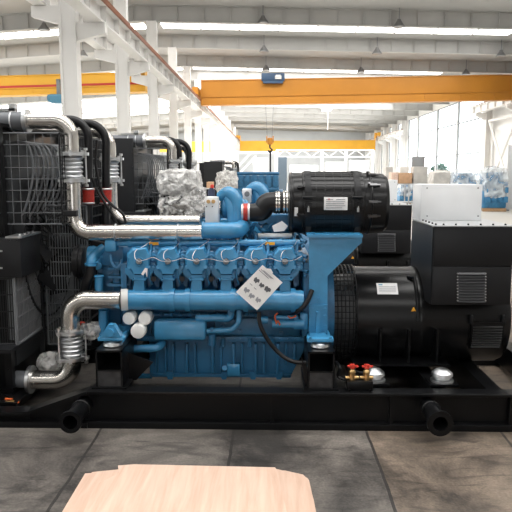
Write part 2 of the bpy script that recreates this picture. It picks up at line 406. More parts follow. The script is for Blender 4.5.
# left wall and far wall with windows
g = G().mm((XL - .25, YN, 0), (XL, YF, 2)).mm((XL - .25, YN, 5.5), (XL, YF, 9))
struct('wall_left', g, WALLW, smooth=0)
for y in range(-12, 110, 12):
    w = struct('window_%d' % k, G().mm((XL - .13, y - 2, 2), (XL - .11, y + 10, 5.5)), GLASS, smooth=0); k += 1
    fr = G()
    for z in (2.04, 3.7, 5.46): fr.mm((XL - .18, y - 2, z - .04), (XL - .05, y + 10, z + .04))
    for q in range(0, 13, 2): fr.mm((XL - .18, y - 2 + q - .04, 2), (XL - .05, y - 2 + q + .04, 5.5))
    obj('window_frame', fr, STEELW, w, smooth=0)
struct('wall_far', G().mm((XL, YF, 0), (XR + .25, YF + .3, 10.2)), mat('far_wall_sheet', (.46, .48, .49), .6, vary=.06, scale=.5), smooth=0)
g = G().mm((XL, YN - .25, 0), (-2.2, YN, 10)).mm((2.2, YN - .25, 0), (XR + .25, YN, 10)).mm((-2.2, YN - .25, 3.8), (2.2, YN, 10))  # unseen end wall with small door, added to limit light from the front
struct('wall_near', g, WALLW, smooth=0)
g = G().mm((-2.2, YN - .3, 3.4), (2.2, YN - .26, 4.0))
for z in (3.5, 3.65, 3.8): g.mm((-2.2, YN - .31, z), (2.2, YN - .3, z + .02))
struct('door_1', g, GREYP, smooth=0)
# right columns with bracing
ri = 0
for d in [y for y in DEP if 35 < y < 50 or y > 74]:
    x = 16.15
    t = thing('steel_column', 'white steel column on the right wall, %s from the front' % WORDS[ri], 'column', (x, d, 0), 'white columns along the right wall'); ri += 1
    obj('column_shaft', G().mm((x - .22, d - .02, 0), (x + .22, d + .02, zr(x))).mm((x - .24, d - .2, 0), (x - .19, d + .2, zr(x))).mm((x + .19, d - .2, 0), (x + .24, d + .2, zr(x))), STEELW, t, smooth=0)
    obj('corbel', G().prism([(x - .2, d - .12, 6.27), (x - .95, d - .12, 6.27), (x - .95, d - .12, 6.05), (x - .2, d - .12, 5.7)], (0, .24, 0)), STEELW, t, smooth=0)
runway(15.4, 75, 110, 'white crane runway beam far back along the right wall')
t = runway(15.4, 24, 49.6, 'white crane runway beam along the right wall under the orange crane end')
g = G()
for y in range(24, 50, 2): g.mm((15.62, y, 6.82), (15.66, y + .04, 7.6))
g.mm((15.62, 24, 7.55), (15.66, 49.6, 7.6)).mm((15.6, 24, 6.78), (15.9, 49.6, 6.82))
obj('walkway_rail', g, STEELW, t, smooth=0)
g = G()
for a, b in ((41.8, 47.9),):
    for (y0, z0, y1, z1) in ((a + .3, .05, b - .3, 5.7), (b - .3, .05, a + .3, 5.7)): g.cyl((16.1, y0, z0), (16.1, y1, z1), .09, n=8)
    g.mm((16.03, a + .26, 5.6), (16.17, b - .26, 5.75))
tag(obj('cross_brace', g, STEELW), 'white crossed bracing between two right wall columns', 'brace')
# ------------------------------------------------------------------ bridge cranes
def crane(name_label, xa, xb, Y, za, zb, h, m, cat='crane', stripe=False, trucks=()):
    t = thing('bridge_crane', name_label, cat, ((xa + xb) / 2, Y, min(za, zb)))
    def beam(g, y0, y1, z0, z1):
        g.prism([(xa, y0, za + z0), (xb, y0, zb + z0), (xb, y0, zb + z1), (xa, y0, za + z1)], (0, y1 - y0, 0))
    g = G(); beam(g, Y - .3, Y + .3, .05, h); beam(g, Y - .36, Y + .36, h, h + .05); beam(g, Y - .36, Y + .36, 0, .05)
    beam(g, Y - .36, Y - .3, h * .33, h * .37)
    n = int(abs(xb - xa) / 2)
    for i in range(n):
        f = (i + .5) / n; x = xa + (xb - xa) * f; z = za + (zb - za) * f
        g.mm((x - .015, Y - .33, z + .05), (x + .015, Y - .3, z + h * .3))
    obj('bridge_girder', g, m, t, smooth=0)
    if stripe:
        g = G(); beam(g, Y - .312, Y - .302, h * .40, h * .52); obj('stripe', g, RED, t, smooth=0, label='red stripe')
    for xt, zt_, xe in trucks:
        g = G().mm((xt - .17, Y - 1.5, zt_ + .16), (xt + .17, Y + 1.5, zt_ + .58))
        for yy in (-1.3, 1.3): g.cyl((xt - .07, Y + yy, zt_ + .2), (xt + .07, Y + yy, zt_ + .2), .2, n=16)
        zl_ = za if xe == xa else zb
        g.mm((min(xe, xt), Y - .3, zt_ + .2), (max(xe, xt), Y + .3, zt_ + .55)).mm((xe - .03, Y - .4, min(zl_, zt_)), (xe + .03, Y + .4, zt_ + .6))
        obj('end_truck', g, m, t)
    return t
pa = P(196, 106, 41.0); pb_ = P(512, 100.5, 41.0)
sl = (pb_.z - pa.z) / (pb_.x - pa.x)
xa, xb = -4.36, 15.1
za = pa.z + sl * (xa - pa.x); zb = pa.z + sl * (xb - pa.x)
CR = crane('orange overhead travelling crane bridge spanning the main bay', xa, xb, 41.0, za, zb, 1.50, ORANGE, trucks=((-4.62, 6.54, xa), (15.4, 6.92, xb)))
a = P(261.5, 82, 41.0); b = P(284.5, 74, 41.0)
tr = obj('trolley', G().mm((a.x, 40.5, a.z), (b.x, 41.5, b.z), .05).mm((a.x + .1, 40.4, a.z - .15), (b.x - .1, 41.6, a.z)), TROLB, CR, label='dark blue hoist trolley')
obj('hoist_motor', G().cyl((a.x + .9, 40.45, a.z + .25), (a.x + 1.2, 40.45, a.z + .25), .12).mm((a.x + .85, 40.38, a.z + .1), (a.x + 1.25, 40.5, a.z + .3)), STEELW, tr)
c = P(270, 138, 41)
g = G()
for px in (265.5, 273.5):
    q = P(px, 105, 41); g.cyl((q.x, 41, q.z + .2), (c.x + (q.x - c.x) * .6, 41, c.z), .016, n=6)
obj('hoist_rope', g, GREYP, CR)
g = G().mm((c.x - .16, 40.85, c.z - .42), (c.x + .16, 41.15, c.z + .02), .05)
for s in (-1, 1): g.cyl((c.x + s * .17, 41, c.z - .08), (c.x + s * .24, 41, c.z - .08), .22, n=20)
hb = obj('hook_block', g, ORANGE, CR, label='orange hook block')
obj('hook', G().tube(spline([(c.x, 41, c.z - .4), (c.x, 41, c.z - .62), (c.x + .14, 41, c.z - .75), (c.x, 41, c.z - .9), (c.x - .13, 41, c.z - .78)]), .05, 8), BLACK, hb)
g = G(); z1 = c.z - .78; z0 = P(270, 189, 41).z
g.tube([(c.x + .02, 41, z1), (c.x + .03, 41, (z0 + z1) / 2), (c.x + .02, 41, z0)], .055, 8)
tag(obj('lifting_sling', g, BLACK), 'black lifting sling hanging from the orange crane hook', 'sling')
pa = P(0, 96.5, 30.5); pb_ = P(128, 93, 30.5); sl = (pb_.z - pa.z) / (pb_.x - pa.x)
xa, xb = -29.4, -5.88
CL = crane('yellow overhead crane bridge with red stripe in the left bay', xa, xb, 30.5, pa.z + sl * (xa - pa.x), pa.z + sl * (xb - pa.x), .86, YELLOW, stripe=True, trucks=((-6.12, 6.97, xb), (-29.7, 6.22, xa)))
q = P(62, 97, 30.1)
hb = obj('hoist', G().mm((q.x - .35, 29.35, q.z - .35), (q.x + .35, 29.95, q.z + .05), .04).cyl((q.x - .5, 29.65, q.z - .1), (q.x + .5, 29.65, q.z - .1), .16), mat('hoist_blue', (.06, .2, .3), .5), CL, label='small blue hoist')
obj('hanger', G().mm((q.x - .08, 29.6, q.z), (q.x + .08, 29.72, q.z + .75)).mm((q.x - .08, 29.6, q.z + .6), (q.x + .08, 30.2, q.z + .75)), GREYP, hb)
crane('yellow overhead crane bridge far back in the main bay', -4.3, 15.0, 92, P(300, 151.5, 92).z, P(300, 151.5, 92).z + .1, 1.45, YELLOW, trucks=((-4.62, 6.54, -4.3), (15.4, 6.92, 15.0)))
crane('yellow overhead crane bridge far back in the left bay', -29.4, -6.4, 84, P(200, 152, 84).z, P(200, 152, 84).z, 1.3, YELLOW, trucks=((-6.12, 6.97, -6.4), (-29.7, 6.22, -29.4)))
# pendant lamps
li = 0
for px, py, Y, lb in ((263, 20, 29.2, 'under the first visible roof beam near the middle'), (399, 23.5, 29.2, 'under the first visible roof beam on the right'), (264, 49, 35.3, 'under the second roof beam near the middle'), (377, 51, 35.3, 'under the second roof beam right of the middle'), (501, 53.5, 35.3, 'under the second roof beam at the right edge'),
                      (266, 68, 41.4, 'above the crane trolley'), (361, 70, 41.4, 'above the crane right of the trolley'), (466, 72, 41.4, 'above the right end of the orange crane'), (44, 27, 29.2, 'in the left bay beside the nearest column'), (83, 53.5, 35.3, 'in the left bay between the two nearest columns')):
    q = P(px, py, Y)
    t = thing('pendant_lamp', 'grey cone pendant lamp ' + lb, 'lamp', (q.x, Y, q.z), 'pendant lamps')
    obj('lamp_shade', G().lathe((q.x, Y, q.z - .16), Z, [(0, .27), (.04, .27), (.28, .09), (.34, .08)], 20), LAMPG, t)
    obj('rod', G().cyl((q.x, Y, q.z + .15), (q.x, Y, zr(q.x) + .74), .02, n=8), GREYP, t)
# lit strip lamp hung far back
q = P(327, 110, 50)
t = thing('strip_lamp', 'lit white box lamp hanging under the far roof', 'lamp', (q.x, 50, q.z))
obj('lamp_housing', G().mm((q.x - .4, 49.4, q.z), (q.x + .35, 50.6, q.z + .2)), STEELW, t, smooth=0)
obj('diffuser', G().mm((q.x - .38, 49.39, q.z - .03), (q.x + .33, 50.58, q.z)), LAMPE, t, smooth=0)
obj('rod', G().cyl((q.x, 50, q.z + .15), (q.x, 50, zr(q.x) + .72), .04, n=8), STEELW, t)
obj('pull_pole', G().cyl((q.x + .1, 50.2, q.z), (q.x + .1, 50.2, q.z - 1.5), .04, n=8), STEELW, t)
# ------------------------------------------------------------------ far clutter
def truss(x0, x1, Y, z0, h):
    g = G()
    for z in (z0, z0 + h): g.mm((x0, Y - .06, z - .06), (x1, Y + .06, z + .06))
    n = max(2, int((x1 - x0) / .9)); w = (x1 - x0) / n
    for i in range(n):
        a = (x0 + i * w, Y, z0 + (h if i % 2 else 0)); b = (x0 + (i + 1) * w, Y, z0 + (0 if i % 2 else h)); g.cyl(a, b, .04, n=6)
    return g
Yt = 70
a = P(276, 157, Yt); b = P(374, 150, Yt)
t = thing('steel_frame', 'white steel frame with truss beam far behind the air filter', 'frame', (a.x, Yt, 0))
obj('truss', truss(a.x, b.x, Yt, a.z, b.z - a.z), STEELW, t, smooth=0)
for px in (277, 322, 346, 373):
    q = P(px, 150, Yt); obj('post', G().mm((q.x - .14, Yt - .12, 0), (q.x + .14, Yt + .12, b.z)), STEELW, t, smooth=0)
Yt = 62
a = P(236, 152.5, Yt); b = P(277, 152.5, Yt)
t = thing('steel_frame', 'white steel portal with diagonal brace left of the hanging sling', 'frame', (a.x, Yt, 0))
obj('beam', G().mm((a.x, Yt - .1, a.z - .12), (b.x, Yt + .1, a.z + .12)), STEELW, t, smooth=0)
for px in (237, 276): q = P(px, 150, Yt); obj('post', G().mm((q.x - .14, Yt - .12, 0), (q.x + .14, Yt + .12, a.z)), STEELW, t, smooth=0)
q0 = P(237, 168, Yt); q1 = P(250, 154, Yt); q2 = P(237, 176, Yt); q3 = P(256, 156, Yt)
obj('brace', G().cyl(q0, q1, .09, n=6).cyl(q2, q3, .09, n=6), STEELW, t)
def cab(name, x0, y0, x1, Y, d, m, label, cat, y1=None):
    a = P(x0, y0, Y); b = P(x1, y0, Y); zb = 0 if y1 is None else P(x0, y1, Y).z
    t = thing(name, label, cat, ((a.x + b.x) / 2, Y + d / 2, zb))
    obj('body', G().mm((a.x, Y, zb), (b.x, Y + d, a.z), .02), m, t)
    obj('door', G().mm((a.x + .06, Y - .02, zb + .12), (b.x - .06, Y, a.z - .06), .008), m, t)
    return t
BLG = mat('blue_grey_panel', (.055, .08, .105), .5)
GRW = mat('pale_grey_panel', (.5, .51, .52), .5)
cab('cabinet', 278, 157, 287, 66, 1, BLG, 'tall blue grey cabinet behind the black intake elbow', 'cabinet')
cab('cabinet', 253, 158, 268, 74, 1, GRW, 'pale grey cabinet far behind the hanging sling', 'cabinet')
cab('cabinet', 290, 165, 318, 78, 1.5, GRW, 'wide pale grey cabinet far behind the left end of the air filter', 'cabinet')
cab('cabinet', 326, 162, 344, 80, 1.5, WHITE, 'white cabinet under the truss frame far behind the air filter', 'cabinet')
cab('cabinet', 350, 160, 370, 82, 1.5, GRW, 'tall pale grey cabinet near the right post of the truss frame', 'cabinet')
# ================================================================== GENERATOR SET
GS = thing('generator_set', 'nearest blue diesel generator set on a long black skid with silver pipes', 'generator', (0, 5.6, 0), 'diesel generator sets')
YFR = 4.585
def zpx(y, Y): return P(270, y, Y).z
ZT = P(270, 393, YFR).z
# --- skid
g = G()
xl, xr = P(86, 393, YFR).x, 2.42
for (ya, yb, web) in ((YFR, YFR + .13, YFR + .07), (6.25, 6.44, 6.34)):
    g.mm((xl, ya, ZT - .022), (xr, yb, ZT), .004).mm((xl, ya, 0), (xr, yb, .05), .004).mm((xl, web - .01, .05), (xr, web + .01, ZT - .022))
    # dropped end under the radiator
    x2 = P(26, 414, YFR).x
    g.prism([(xl, ya, ZT), (xl, ya, ZT - .022), (x2, ya, .105), (x2, ya, .125)], (0, yb - ya, 0))
    g.prism([(xl, web, ZT - .02), (xl, web, .04), (x2, web, .04), (x2, web, .11)], (0, .02, 0))
    g.mm((-3.1, ya, .105), (x2, yb, .125)).mm((-3.1, ya, 0), (xl, yb, .045)).mm((-3.1, web - .01, .04), (x2, web + .01, .11))
    xx = xl + .52
    while xx < xr - .1: xx += .9; g.mm((xx - .012, min(ya, web) + .015, .05), (xx + .012, max(yb, web) - .015, ZT - .022)) if xx < xr else None
for x in (xl + .06, .42, .80, 1.32, 1.75, xr - .08): g.mm((x - .05, YFR + .09, .05), (x + .07, 6.34, ZT - .03))
for x in (-2.1, -2.9): g.mm((x - .07, YFR + .1, .05), (x + .07, 6.34, .105))
SK = obj('skid_frame', g, BLACK, GS, smooth=0)
for px, py, ro in ((70, 422.5, .082), (440.5, 424, .092)):
    q = P(px, py, 4.28)
    g = G().pipe((q.x, 4.28, q.z), (q.x, 4.31, q.z), ro, .052).pipe((q.x, 4.31, q.z), (q.x, 4.69, q.z), .062, .052)
    g.torus((q.x, 4.54, q.z), Yv, .064, .008)
    obj('lifting_tube', g, BLACK, SK)
for px in (148, 445):
    q = P(px, 415, YFR + .09); obj('plug', G().cyl((q.x, YFR + .07, q.z), (q.x, YFR + .09, q.z), .02), GREYP, SK)
# --- mount boxes
for x0, x1, gx in ((95, 122, 136), (308, 335, 303)):
    Y0 = 4.66; Y1 = 5.2
    a = P(x0, 352, Y0); b = P(x1, 352, Y0); zm = zpx(371, Y0); zt = zpx(351.5, Y0)
    g = G().mm((a.x, Y0, ZT), (a.x + .014, Y1, zt)).mm((b.x - .014, Y0, ZT), (b.x, Y1, zt)).mm((a.x, Y0, zt - .014), (b.x, Y1, zt)).mm((a.x, Y0 + .01, ZT), (b.x, Y0 + .022, zm)).mm((a.x, Y0, zm - .012), (b.x, Y1, zm)).mm((a.x, Y1 - .012, ZT), (b.x, Y1, zt))
    g.mm((a.x - .03, Y0 - .02, ZT), (b.x + .03, Y1, ZT + .012))
    if gx == 136: g.prism([(b.x, Y0 + .2, zm + .08), (b.x + .2, Y0 + .2, zm), (b.x + .06, Y0 + .2, ZT), (b.x, Y0 + .2, ZT)], (0, .014, 0))
    else: g.prism([(a.x, Y0 + .05, zm), (a.x - .05, Y0 + .05, zm + .1), (a.x - .02, Y0 + .05, ZT), (a.x, Y0 + .05, ZT)], (0, .014, 0))
    MB = obj('engine_mount', g, BLACK, GS, smooth=0)
    obj('mount_plate', G().mm((a.x + .016, Y0 + .004, ZT + .014), (b.x - .016, Y0 + .01, zm - .014)), mat('bare_dark_steel', (.05, .05, .052), .42, metal=.6, vary=.3, scale=20), MB)
    cx = (a.x + b.x) / 2; ym = Y0 + .14
    obj('rubber_mount', G().lathe((cx, ym, zt), Z, [(0, .06), (.008, .075), (.03, .07), (.042, .05), (.05, .045)], 28), STEELD, MB, label='silver domed anti-vibration mount')
    zb = zt + .05
    if gx == 136:
        g = G().mm((cx - .105, ym - .06, zb), (cx + .1, ym + .04, zb + .03), .006).mm((cx - .07, ym, zb - .06), (cx + .06, ym + .5, zb)).prism([(cx - .09, ym - .06, zb + .03), (cx + .08, ym - .06, zb + .03), (cx + .05, ym - .06, zb + .09), (cx + .025, ym - .06, zb + .13), (cx - .02, ym - .06, zb + .13), (cx - .045, ym - .06, zb + .09)], (0, .07, 0))
        g.cyl((cx, ym - .085, zb + .075), (cx, ym - .05, zb + .075), .03)
    else:
        g = G().mm((cx - .105, ym - .06, zb), (cx + .1, ym + .04, zb + .03), .006).mm((cx - .07, ym, zb - .06), (cx + .06, ym + .4, zb))
    for s in (-.08, .075): g.bolt((cx + s, ym - .05, zb + .03), Z)
    obj('mount_bracket', g, BLUE, MB)
# --- engine block
g = G()
A = P(120, 303, 5.22); B = P(306, 341, 5.22)
g.mm((A.x, 5.24, zpx(342, 5.24)), (B.x, 6.02, zpx(300, 5.24)), .02)                 # crankcase
g.mm((A.x + .04, 5.62, zpx(305, 5.3)), (B.x - .02, 6.14, zpx(250, 5.3)), .03)          # vee block
g.mm((A.x + .1, 5.58, zpx(290, 5.22)), (B.x - .03, 5.66, zpx(262, 5.22)), .02)
g.pb(120, 336, 306, 342, 5.19, 5.3, .004)                                             # pan rail
for i in range(24): q = P(124 + i * 7.8, 339, 5.19); g.bolt(q, -Yv, .009, .012)
for i in range(9):
    x = 128 + i * 21; g.pb(x, 308, x + 2.4, 336, 5.215, 5.26)
g.pb(215, 318, 300, 336, 5.2, 5.3, .012); g.pb(160, 305, 300, 309, 5.17, 5.3, .006)
for px, py in ((222, 326), (240, 331), (262, 324), (281, 333), (293, 325)): g.cyl(P(px, py, 5.2), P(px, py, 5.2) - Yv * .02, .018, n=12)
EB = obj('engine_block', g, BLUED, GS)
# oil pan with ribs
g = G()
g.pp([(149, 341), (305, 341), (303, 352), (290, 377), (150, 377)], 5.24, 5.3)
g.pp([(149, 341), (305, 341), (303, 352), (290, 372), (150, 372)], 5.3, 5.7)
for i, px in enumerate((155, 163.5, 172, 185, 194, 211, 220, 232, 241, 254, 263, 276, 285, 293)):
    w = 3.2 if i % 2 else 2.4
    g.pb(px, 344, px + w, 374 if px < 284 else 366, 5.18, 5.26, .01)
g.pb(150, 373.5, 291, 378, 5.215, 5.5, .008)
for px in (170, 224, 253, 279):
    g.pp([(px - 4, 372), (px + 4, 372), (px + 2.3, 379.5), (px - 2.3, 379.5)], 5.19, 5.25)
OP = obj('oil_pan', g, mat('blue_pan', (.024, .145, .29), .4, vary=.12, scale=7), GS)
g = G().pb(227, 364, 240, 376, 5.17, 5.22, .006); g.cyl(P(224.5, 368, 5.2), P(224.5, 368, 5.16), .022, n=16)
obj('drain_cover', g, BLUE, OP)
for px in (180, 190, 206, 252, 273, 288):
    pass
for px in (223, 250, 272): obj('drain_plug', G().tube([P(px, 338, 5.17), P(px, 345, 5.17)], .018, 8).ball(P(px, 346, 5.17), .02, n=2), BLUED, OP)
# --- cylinder heads
HX = [139, 167.8, 196.5, 226, 255.5, 285]
def head(px):
    cy = 262; Y0 = 5.06
    g = G()
    oct_ = [(px - 12, 253), (px - 7.5, 247.5), (px + 8, 246), (px + 11.5, 253), (px + 11.5, 268), (px + 6.5, 274.5), (px - 6.5, 274.5), (px - 12, 268)]
    g.pp(oct_, Y0 + .07, Y0 + .3)
    g.pp([(px - 14, 268), (px - 9, 268), (px - 5, 274), (px + 5, 274), (px + 9, 268), (px + 14, 268), (px + 14, 273), (px + 8, 279), (px - 8, 279), (px - 14, 273)], Y0 + .05, Y0 + .3)
    h = obj('cylinder_head', g, BLUE, GS)
    # octagonal valve cover
    def shr(k, dy=0): return [(px + (x - px) * k, cy + (y - cy) * k + dy) for x, y in oct_]
    o1 = shr(.93); o2 = shr(.80)
    q1 = [P(x, y, Y0 + .07) for x, y in o1]; q2 = [P(x, y, Y0 + .012) for x, y in o1]; q3 = [P(x, y, Y0 - .012) for x, y in o2]
    gg = G().ring([q1, q2, q3])
    for x, y in ((px - 9.5, 256), (px + 9, 256), (px - 9.5, 267), (px + 9, 267)): gg.cyl(P(x, y, Y0 + .07), P(x, y, Y0 - .012), .017, n=10)
    gg.torus(P(px, 261.5, Y0 - .014), Yv, .034, .007, 20, 6)
    gg.pp([(px - 6, 271), (px + 6, 271), (px + 5, 274), (px - 5, 274)], Y0 - .02, Y0 + .03)
    rc = obj('valve_cover', gg, BLUE, h, smooth=.35)
    # upper rocker box, sloping back
    a = [P(px - 8.5, 255, Y0 - .006), P(px + 9, 253.5, Y0 - .006), P(px + 9.5, 246.5, Y0 + .1), P(px - 7, 247.5, Y0 + .1)]
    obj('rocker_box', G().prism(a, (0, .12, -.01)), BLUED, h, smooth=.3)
    obj('injector_cap', G().cyl(P(px, 261.5, Y0 - .05), P(px, 261.5, Y0), .02, .026, 14).cyl(P(px, 261.5, Y0 - .062), P(px, 261.5, Y0 - .05), .011, n=6), GREYP, h, label='dark injector cap')
    # exhaust port
    gg = G().pp([(px - 5.5, 275), (px + 5.5, 275), (px + 4.8, 279), (px + 5.4, 291), (px - 5.4, 291), (px - 4.8, 279)], Y0 + .0, Y0 + .16)
    gg.pb(px - 7, 278.5, px + 7, 280.5, Y0 - .012, Y0 + .1, .004)
    for s in (-6, 6): gg.bolt(P(px + s, 279.5, Y0 - .012), -Yv, .009)
    obj('exhaust_port', gg, BLUE, h)
    # flanks low down
    for s in (-1, 1):
        gg = G()
        gg.pp([(px + s * 8, 279), (px + s * 13, 272), (px + s * 14, 284), (px + s * 9, 289)], Y0 + .14, Y0 + .26)
        gg.cyl(P(px + s * 10.5, 284.5, Y0 + .15), P(px + s * 10.5, 284.5, Y0 + .1), .012, n=8)
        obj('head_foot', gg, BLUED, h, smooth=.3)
for px in HX: head(px)
for i in range(6):
    px = (HX[i] + HX[i + 1]) / 2 if i < 5 else HX[5] + 14.2
    g = G().pp([(px - 3, 252), (px + 3, 252), (px + 4, 257), (px + 3.4, 271), (px - 3.4, 271), (px - 4, 257)], 5.13, 5.22)
    g.torus(P(px, 258, 5.12), Yv, .024, .009, 20, 8).torus(P(px, 267, 5.12), Yv, .022, .009, 20, 8).cyl(P(px, 258, 5.13), P(px, 258, 5.1), .014).cyl(P(px, 267, 5.13), P(px, 267, 5.1), .012)
    g.pb(px - 3.5, 244, px - 1, 253, 5.17, 5.22)
    obj('water_fitting', g, BLUE, GS)
# coolant rail above heads
g = G().cyl(P(128, 243, 5.22), P(303, 243, 5.22), u(3.6, 5.22), n=20)
for px in (130, 141, 146, 160, 176, 188, 205, 217, 234, 246, 262, 280, 294): g.cyl(P(px - 1.2, 243, 5.22), P(px + 1.2, 243, 5.22), u(4.5, 5.22), n=20)
for px in HX: g.mm(P(px + 10, 240, 5.2), P(px + 13, 248, 5.3))
g.cyl(P(112, 243.5, 5.22), P(128, 243, 5.22), u(3, 5.22))
g.pb(104, 240.5, 116, 252, 5.15, 5.32, .015)
CRL = obj('coolant_rail', g, BLUE, GS)
for px in (154, 270):
    q = P(px, 243.6, 5.185); obj('sticker', G().box((q.x, 5.186, q.z), (u(9.5, 5.2), .006, u(3, 5.2))), ORST, CRL, label='orange sticker')
g = G()
for i, px in enumerate(HX):
    c = P(px, 261.5, 4.99)
    nx = HX[i + 1] if i < 5 else 302
    g.tube(spline([c, P(px + 7, 259.5 + i % 2, 4.985), P((px + nx) / 2, 257.5 + (i % 3) * .8, 5.02), P(nx - 7, 260.8 - i % 2, 4.985), P(nx, 261.5 if i < 5 else 256, 4.99)]), .0026, 6)
    g.tube(spline([c, P(px - 4, 258, 4.99), P(px - 3.5 + (i % 3), 251, 5.03), P(px + (8 if i % 2 else 4), 246.5, 5.12), P(px + 12, 241, 5.18)]), .0026, 6)
obj('fuel_line', g, STEELD, GS, label='thin silver fuel lines')
q = P(146, 272, 5.0)
obj('paper_tag', G().pp([(141, 274), (145, 268), (147.5, 268.5), (147, 277), (145.5, 272), (143, 275.5)], 5.0, 5.004), PAPER, GS, label='small white paper tag')
for i in range(5):
    px = (HX[i] + HX[i + 1]) / 2
    obj('gap_shade', G().cyl(P(px, 279, 5.2), P(px, 279, 5.08), .022, n=14).cyl(P(px, 279, 5.08), P(px, 279, 5.05), .012, n=6), RUBBER, GS, label='black plug as shade between the heads')  # black pieces added to darken the gaps between heads like shade
    obj('return_pipe', G().tube(spline([P(px - 2.5, 250, 5.14), P(px - 4.8, 262, 5.08), P(px - 5, 272, 5.1), P(px - 2, 284, 5.14)]), .009, 8), BLUE, GS)
# exhaust manifold
YM = 5.09; RMf = u(10.4, YM)
a = P(127, 299.5, YM); b = P(302, 299.5, YM); zc = a.z
g = G().cyl((a.x, YM, zc), (b.x, YM, zc), RMf, n=40)
for px in (173, 188.5, 233, 246, 293): x = P(px, 299, YM).x; g.cyl((x - .02, YM, zc), (x + .02, YM, zc), RMf + .014, n=40)
for px in HX: x = P(px, 299, YM).x; g.mm((x - .045, YM - .02, zc + .05), (x + .045, YM + .06, zc + .12), .01)
g.cyl((b.x, YM, zc), (b.x + .012, YM, zc), RMf * .9)
MF = obj('air_manifold', g, BLUE, GS, label='glossy blue manifold tube')
# --- steel pipes helper
def flange(g, c, ax, r, th=.014):
    c = Vector(c); ax = Vector(ax); g.cyl(c - ax * th, c + ax * th, r, n=32)
def bellows(c0, c1, r, k=1.3):
    c0 = Vector(c0); c1 = Vector(c1); d = (c1 - c0); L = d.length; n = 6
    prof = []
    for i in range(n * 8 + 1):
        t = i / (n * 8); prof.append((t * L, r * (k + .14 * math.cos(2 * PI * n * t))))
    return G().lathe(c0, d, prof, 36)
def piperun(label, pts, rad, r, bel=None, fl=(), m=STEEL, n=28, kb=1.3, kf=1.8):
    p = obj('charge_air_pipe', G().tube(fillet(pts, rad, 10), r, n), m, GS, label=label)
    if bel:
        c0, c1 = Vector(bel[0]), Vector(bel[1]); d = (c1 - c0).normalized()
        obj('bellows', bellows(c0, c1, r, kb), STEELD, p)
        for c in (c0, c1):
            g = G(); flange(g, c, d, r * kf)
            for k in range(6):
                v = Matrix.Rotation(k * PI / 3 + .3, 3, d) @ Vector((1, 0, 0)); g.cyl(c + v * r * (kf - .2) - d * .028, c + v * r * (kf - .2) + d * .028, .012, n=6)
            obj('flange', g, STEELD, p)
        for k in range(3):
            v = Matrix.Rotation(k * 2 * PI / 3 + .05, 3, d) @ Vector((1, 0, 0))
            e = r * (kf + .05)
            obj('tie_rod', G().cyl(c0 + v * e - d * .05, c1 + v * e + d * .05, .007, n=8).cyl(c0 + v * e - d * .05, c0 + v * e - d * .03, .016, n=6).cyl(c1 + v * e + d * .03, c1 + v * e + d * .05, .016, n=6).mm(c0 + v * e * .9 - Vector((.02, .02, .012)), c0 + v * e * 1.03 + Vector((.02, .02, .012))).mm(c1 + v * e * .9 - Vector((.02, .02, .012)), c1 + v * e * 1.03 + Vector((.02, .02, .012))), STEELD, p)
    for c, ax in fl:
        g = G(); flange(g, c, ax, r * 1.5); obj('flange', g, STEELD, p)
    return p
# upper pipe (near)
Y1 = 5.2; R1 = .065
xv = P(73, 200, Y1).x; zt = P(73, 121, Y1).z; zl = P(100, 232.5, Y1).z
xf = P(27, 121, Y1).x; xe = P(203, 232, Y1).x
up = piperun('bright steel pipe from the radiator top down over the engine', [(xf, Y1, zt), (xv, Y1, zt), (xv, Y1, zl), (xe, Y1, zl)], .13, R1,
             ((xv, Y1, P(73, 154, Y1).z), (xv, Y1, P(73, 180.5, Y1).z)), [((xf, Y1, zt), X)])
for px in (116, 178): x = P(px, 232, Y1).x; obj('pipe_clamp', G().torus((x, Y1, zl), X, R1 + .004, .006), STEELD, up)
obj('hose', G().cyl((-2.6, Y1, zt), (xf - .015, Y1, zt), R1 + .012, n=28), HOSEG, up, label='dark grey rubber hose')
g = G(); xq = P(13, 121, Y1).x
for x in (xq, -2.2): g.torus((x, Y1, zt), X, R1 + .012, .006)
g.mm((xq - .2, Y1 - .03, zt + R1 + .015), (xq + .03, Y1 + .03, zt + R1 + .035)).mm((xq - .02, Y1 - .03, zt + R1), (xq + .03, Y1 + .03, zt + R1 + .07))
obj('hose_clamp', g, STEELD, up)
# upper pipe (behind)
Y2 = 5.92
xv2 = P(111.5, 200, Y2).x; zt2 = P(100, 131, Y2).z; zl2 = P(140, 221, Y2).z
piperun('steel pipe behind the nearer one, from the radiator top over the engine', [(-2.1, Y2, zt2), (xv2, Y2, zt2), (xv2, Y2, zl2), (P(200, 221, Y2).x, Y2, zl2)], .15, .055,
        ((xv2, Y2, P(110, 159, Y2).z), (xv2, Y2, P(110, 180.5, Y2).z)))
# lower pipe
Y3 = 5.05; R3 = .078; xv3 = P(71, 340, Y3).x; z3 = P(100, 300, Y3).z; zb3 = P(50, 379.5, Y3).z
lo = piperun('bright steel pipe from the blue manifold down to the radiator foot', [(P(121, 300, Y3).x, Y3, z3), (xv3, Y3, z3), (xv3, Y3, zb3), (P(31, 380, Y3).x, Y3, zb3)], .15, R3,
             ((xv3, Y3, P(70, 331, Y3).z), (xv3, Y3, P(70, 357, Y3).z)), [((P(31, 380, Y3).x, Y3, zb3), X)], kb=1.18, kf=1.55)
obj('gasket', G().cyl((P(121, 300, Y3).x, Y3 + .01, z3), (P(127.5, 300, Y3).x, Y3 + .02, z3), R3 + .012, n=32), mat('pale_gasket', (.6, .6, .58), .6), lo, label='pale grey sleeve')
obj('hose', G().cyl((P(5, 380, Y3).x, Y3, zb3), (P(30, 380, Y3).x, Y3, zb3), R3 * .92, n=28), HOSEG, lo, label='dark grey rubber hose')
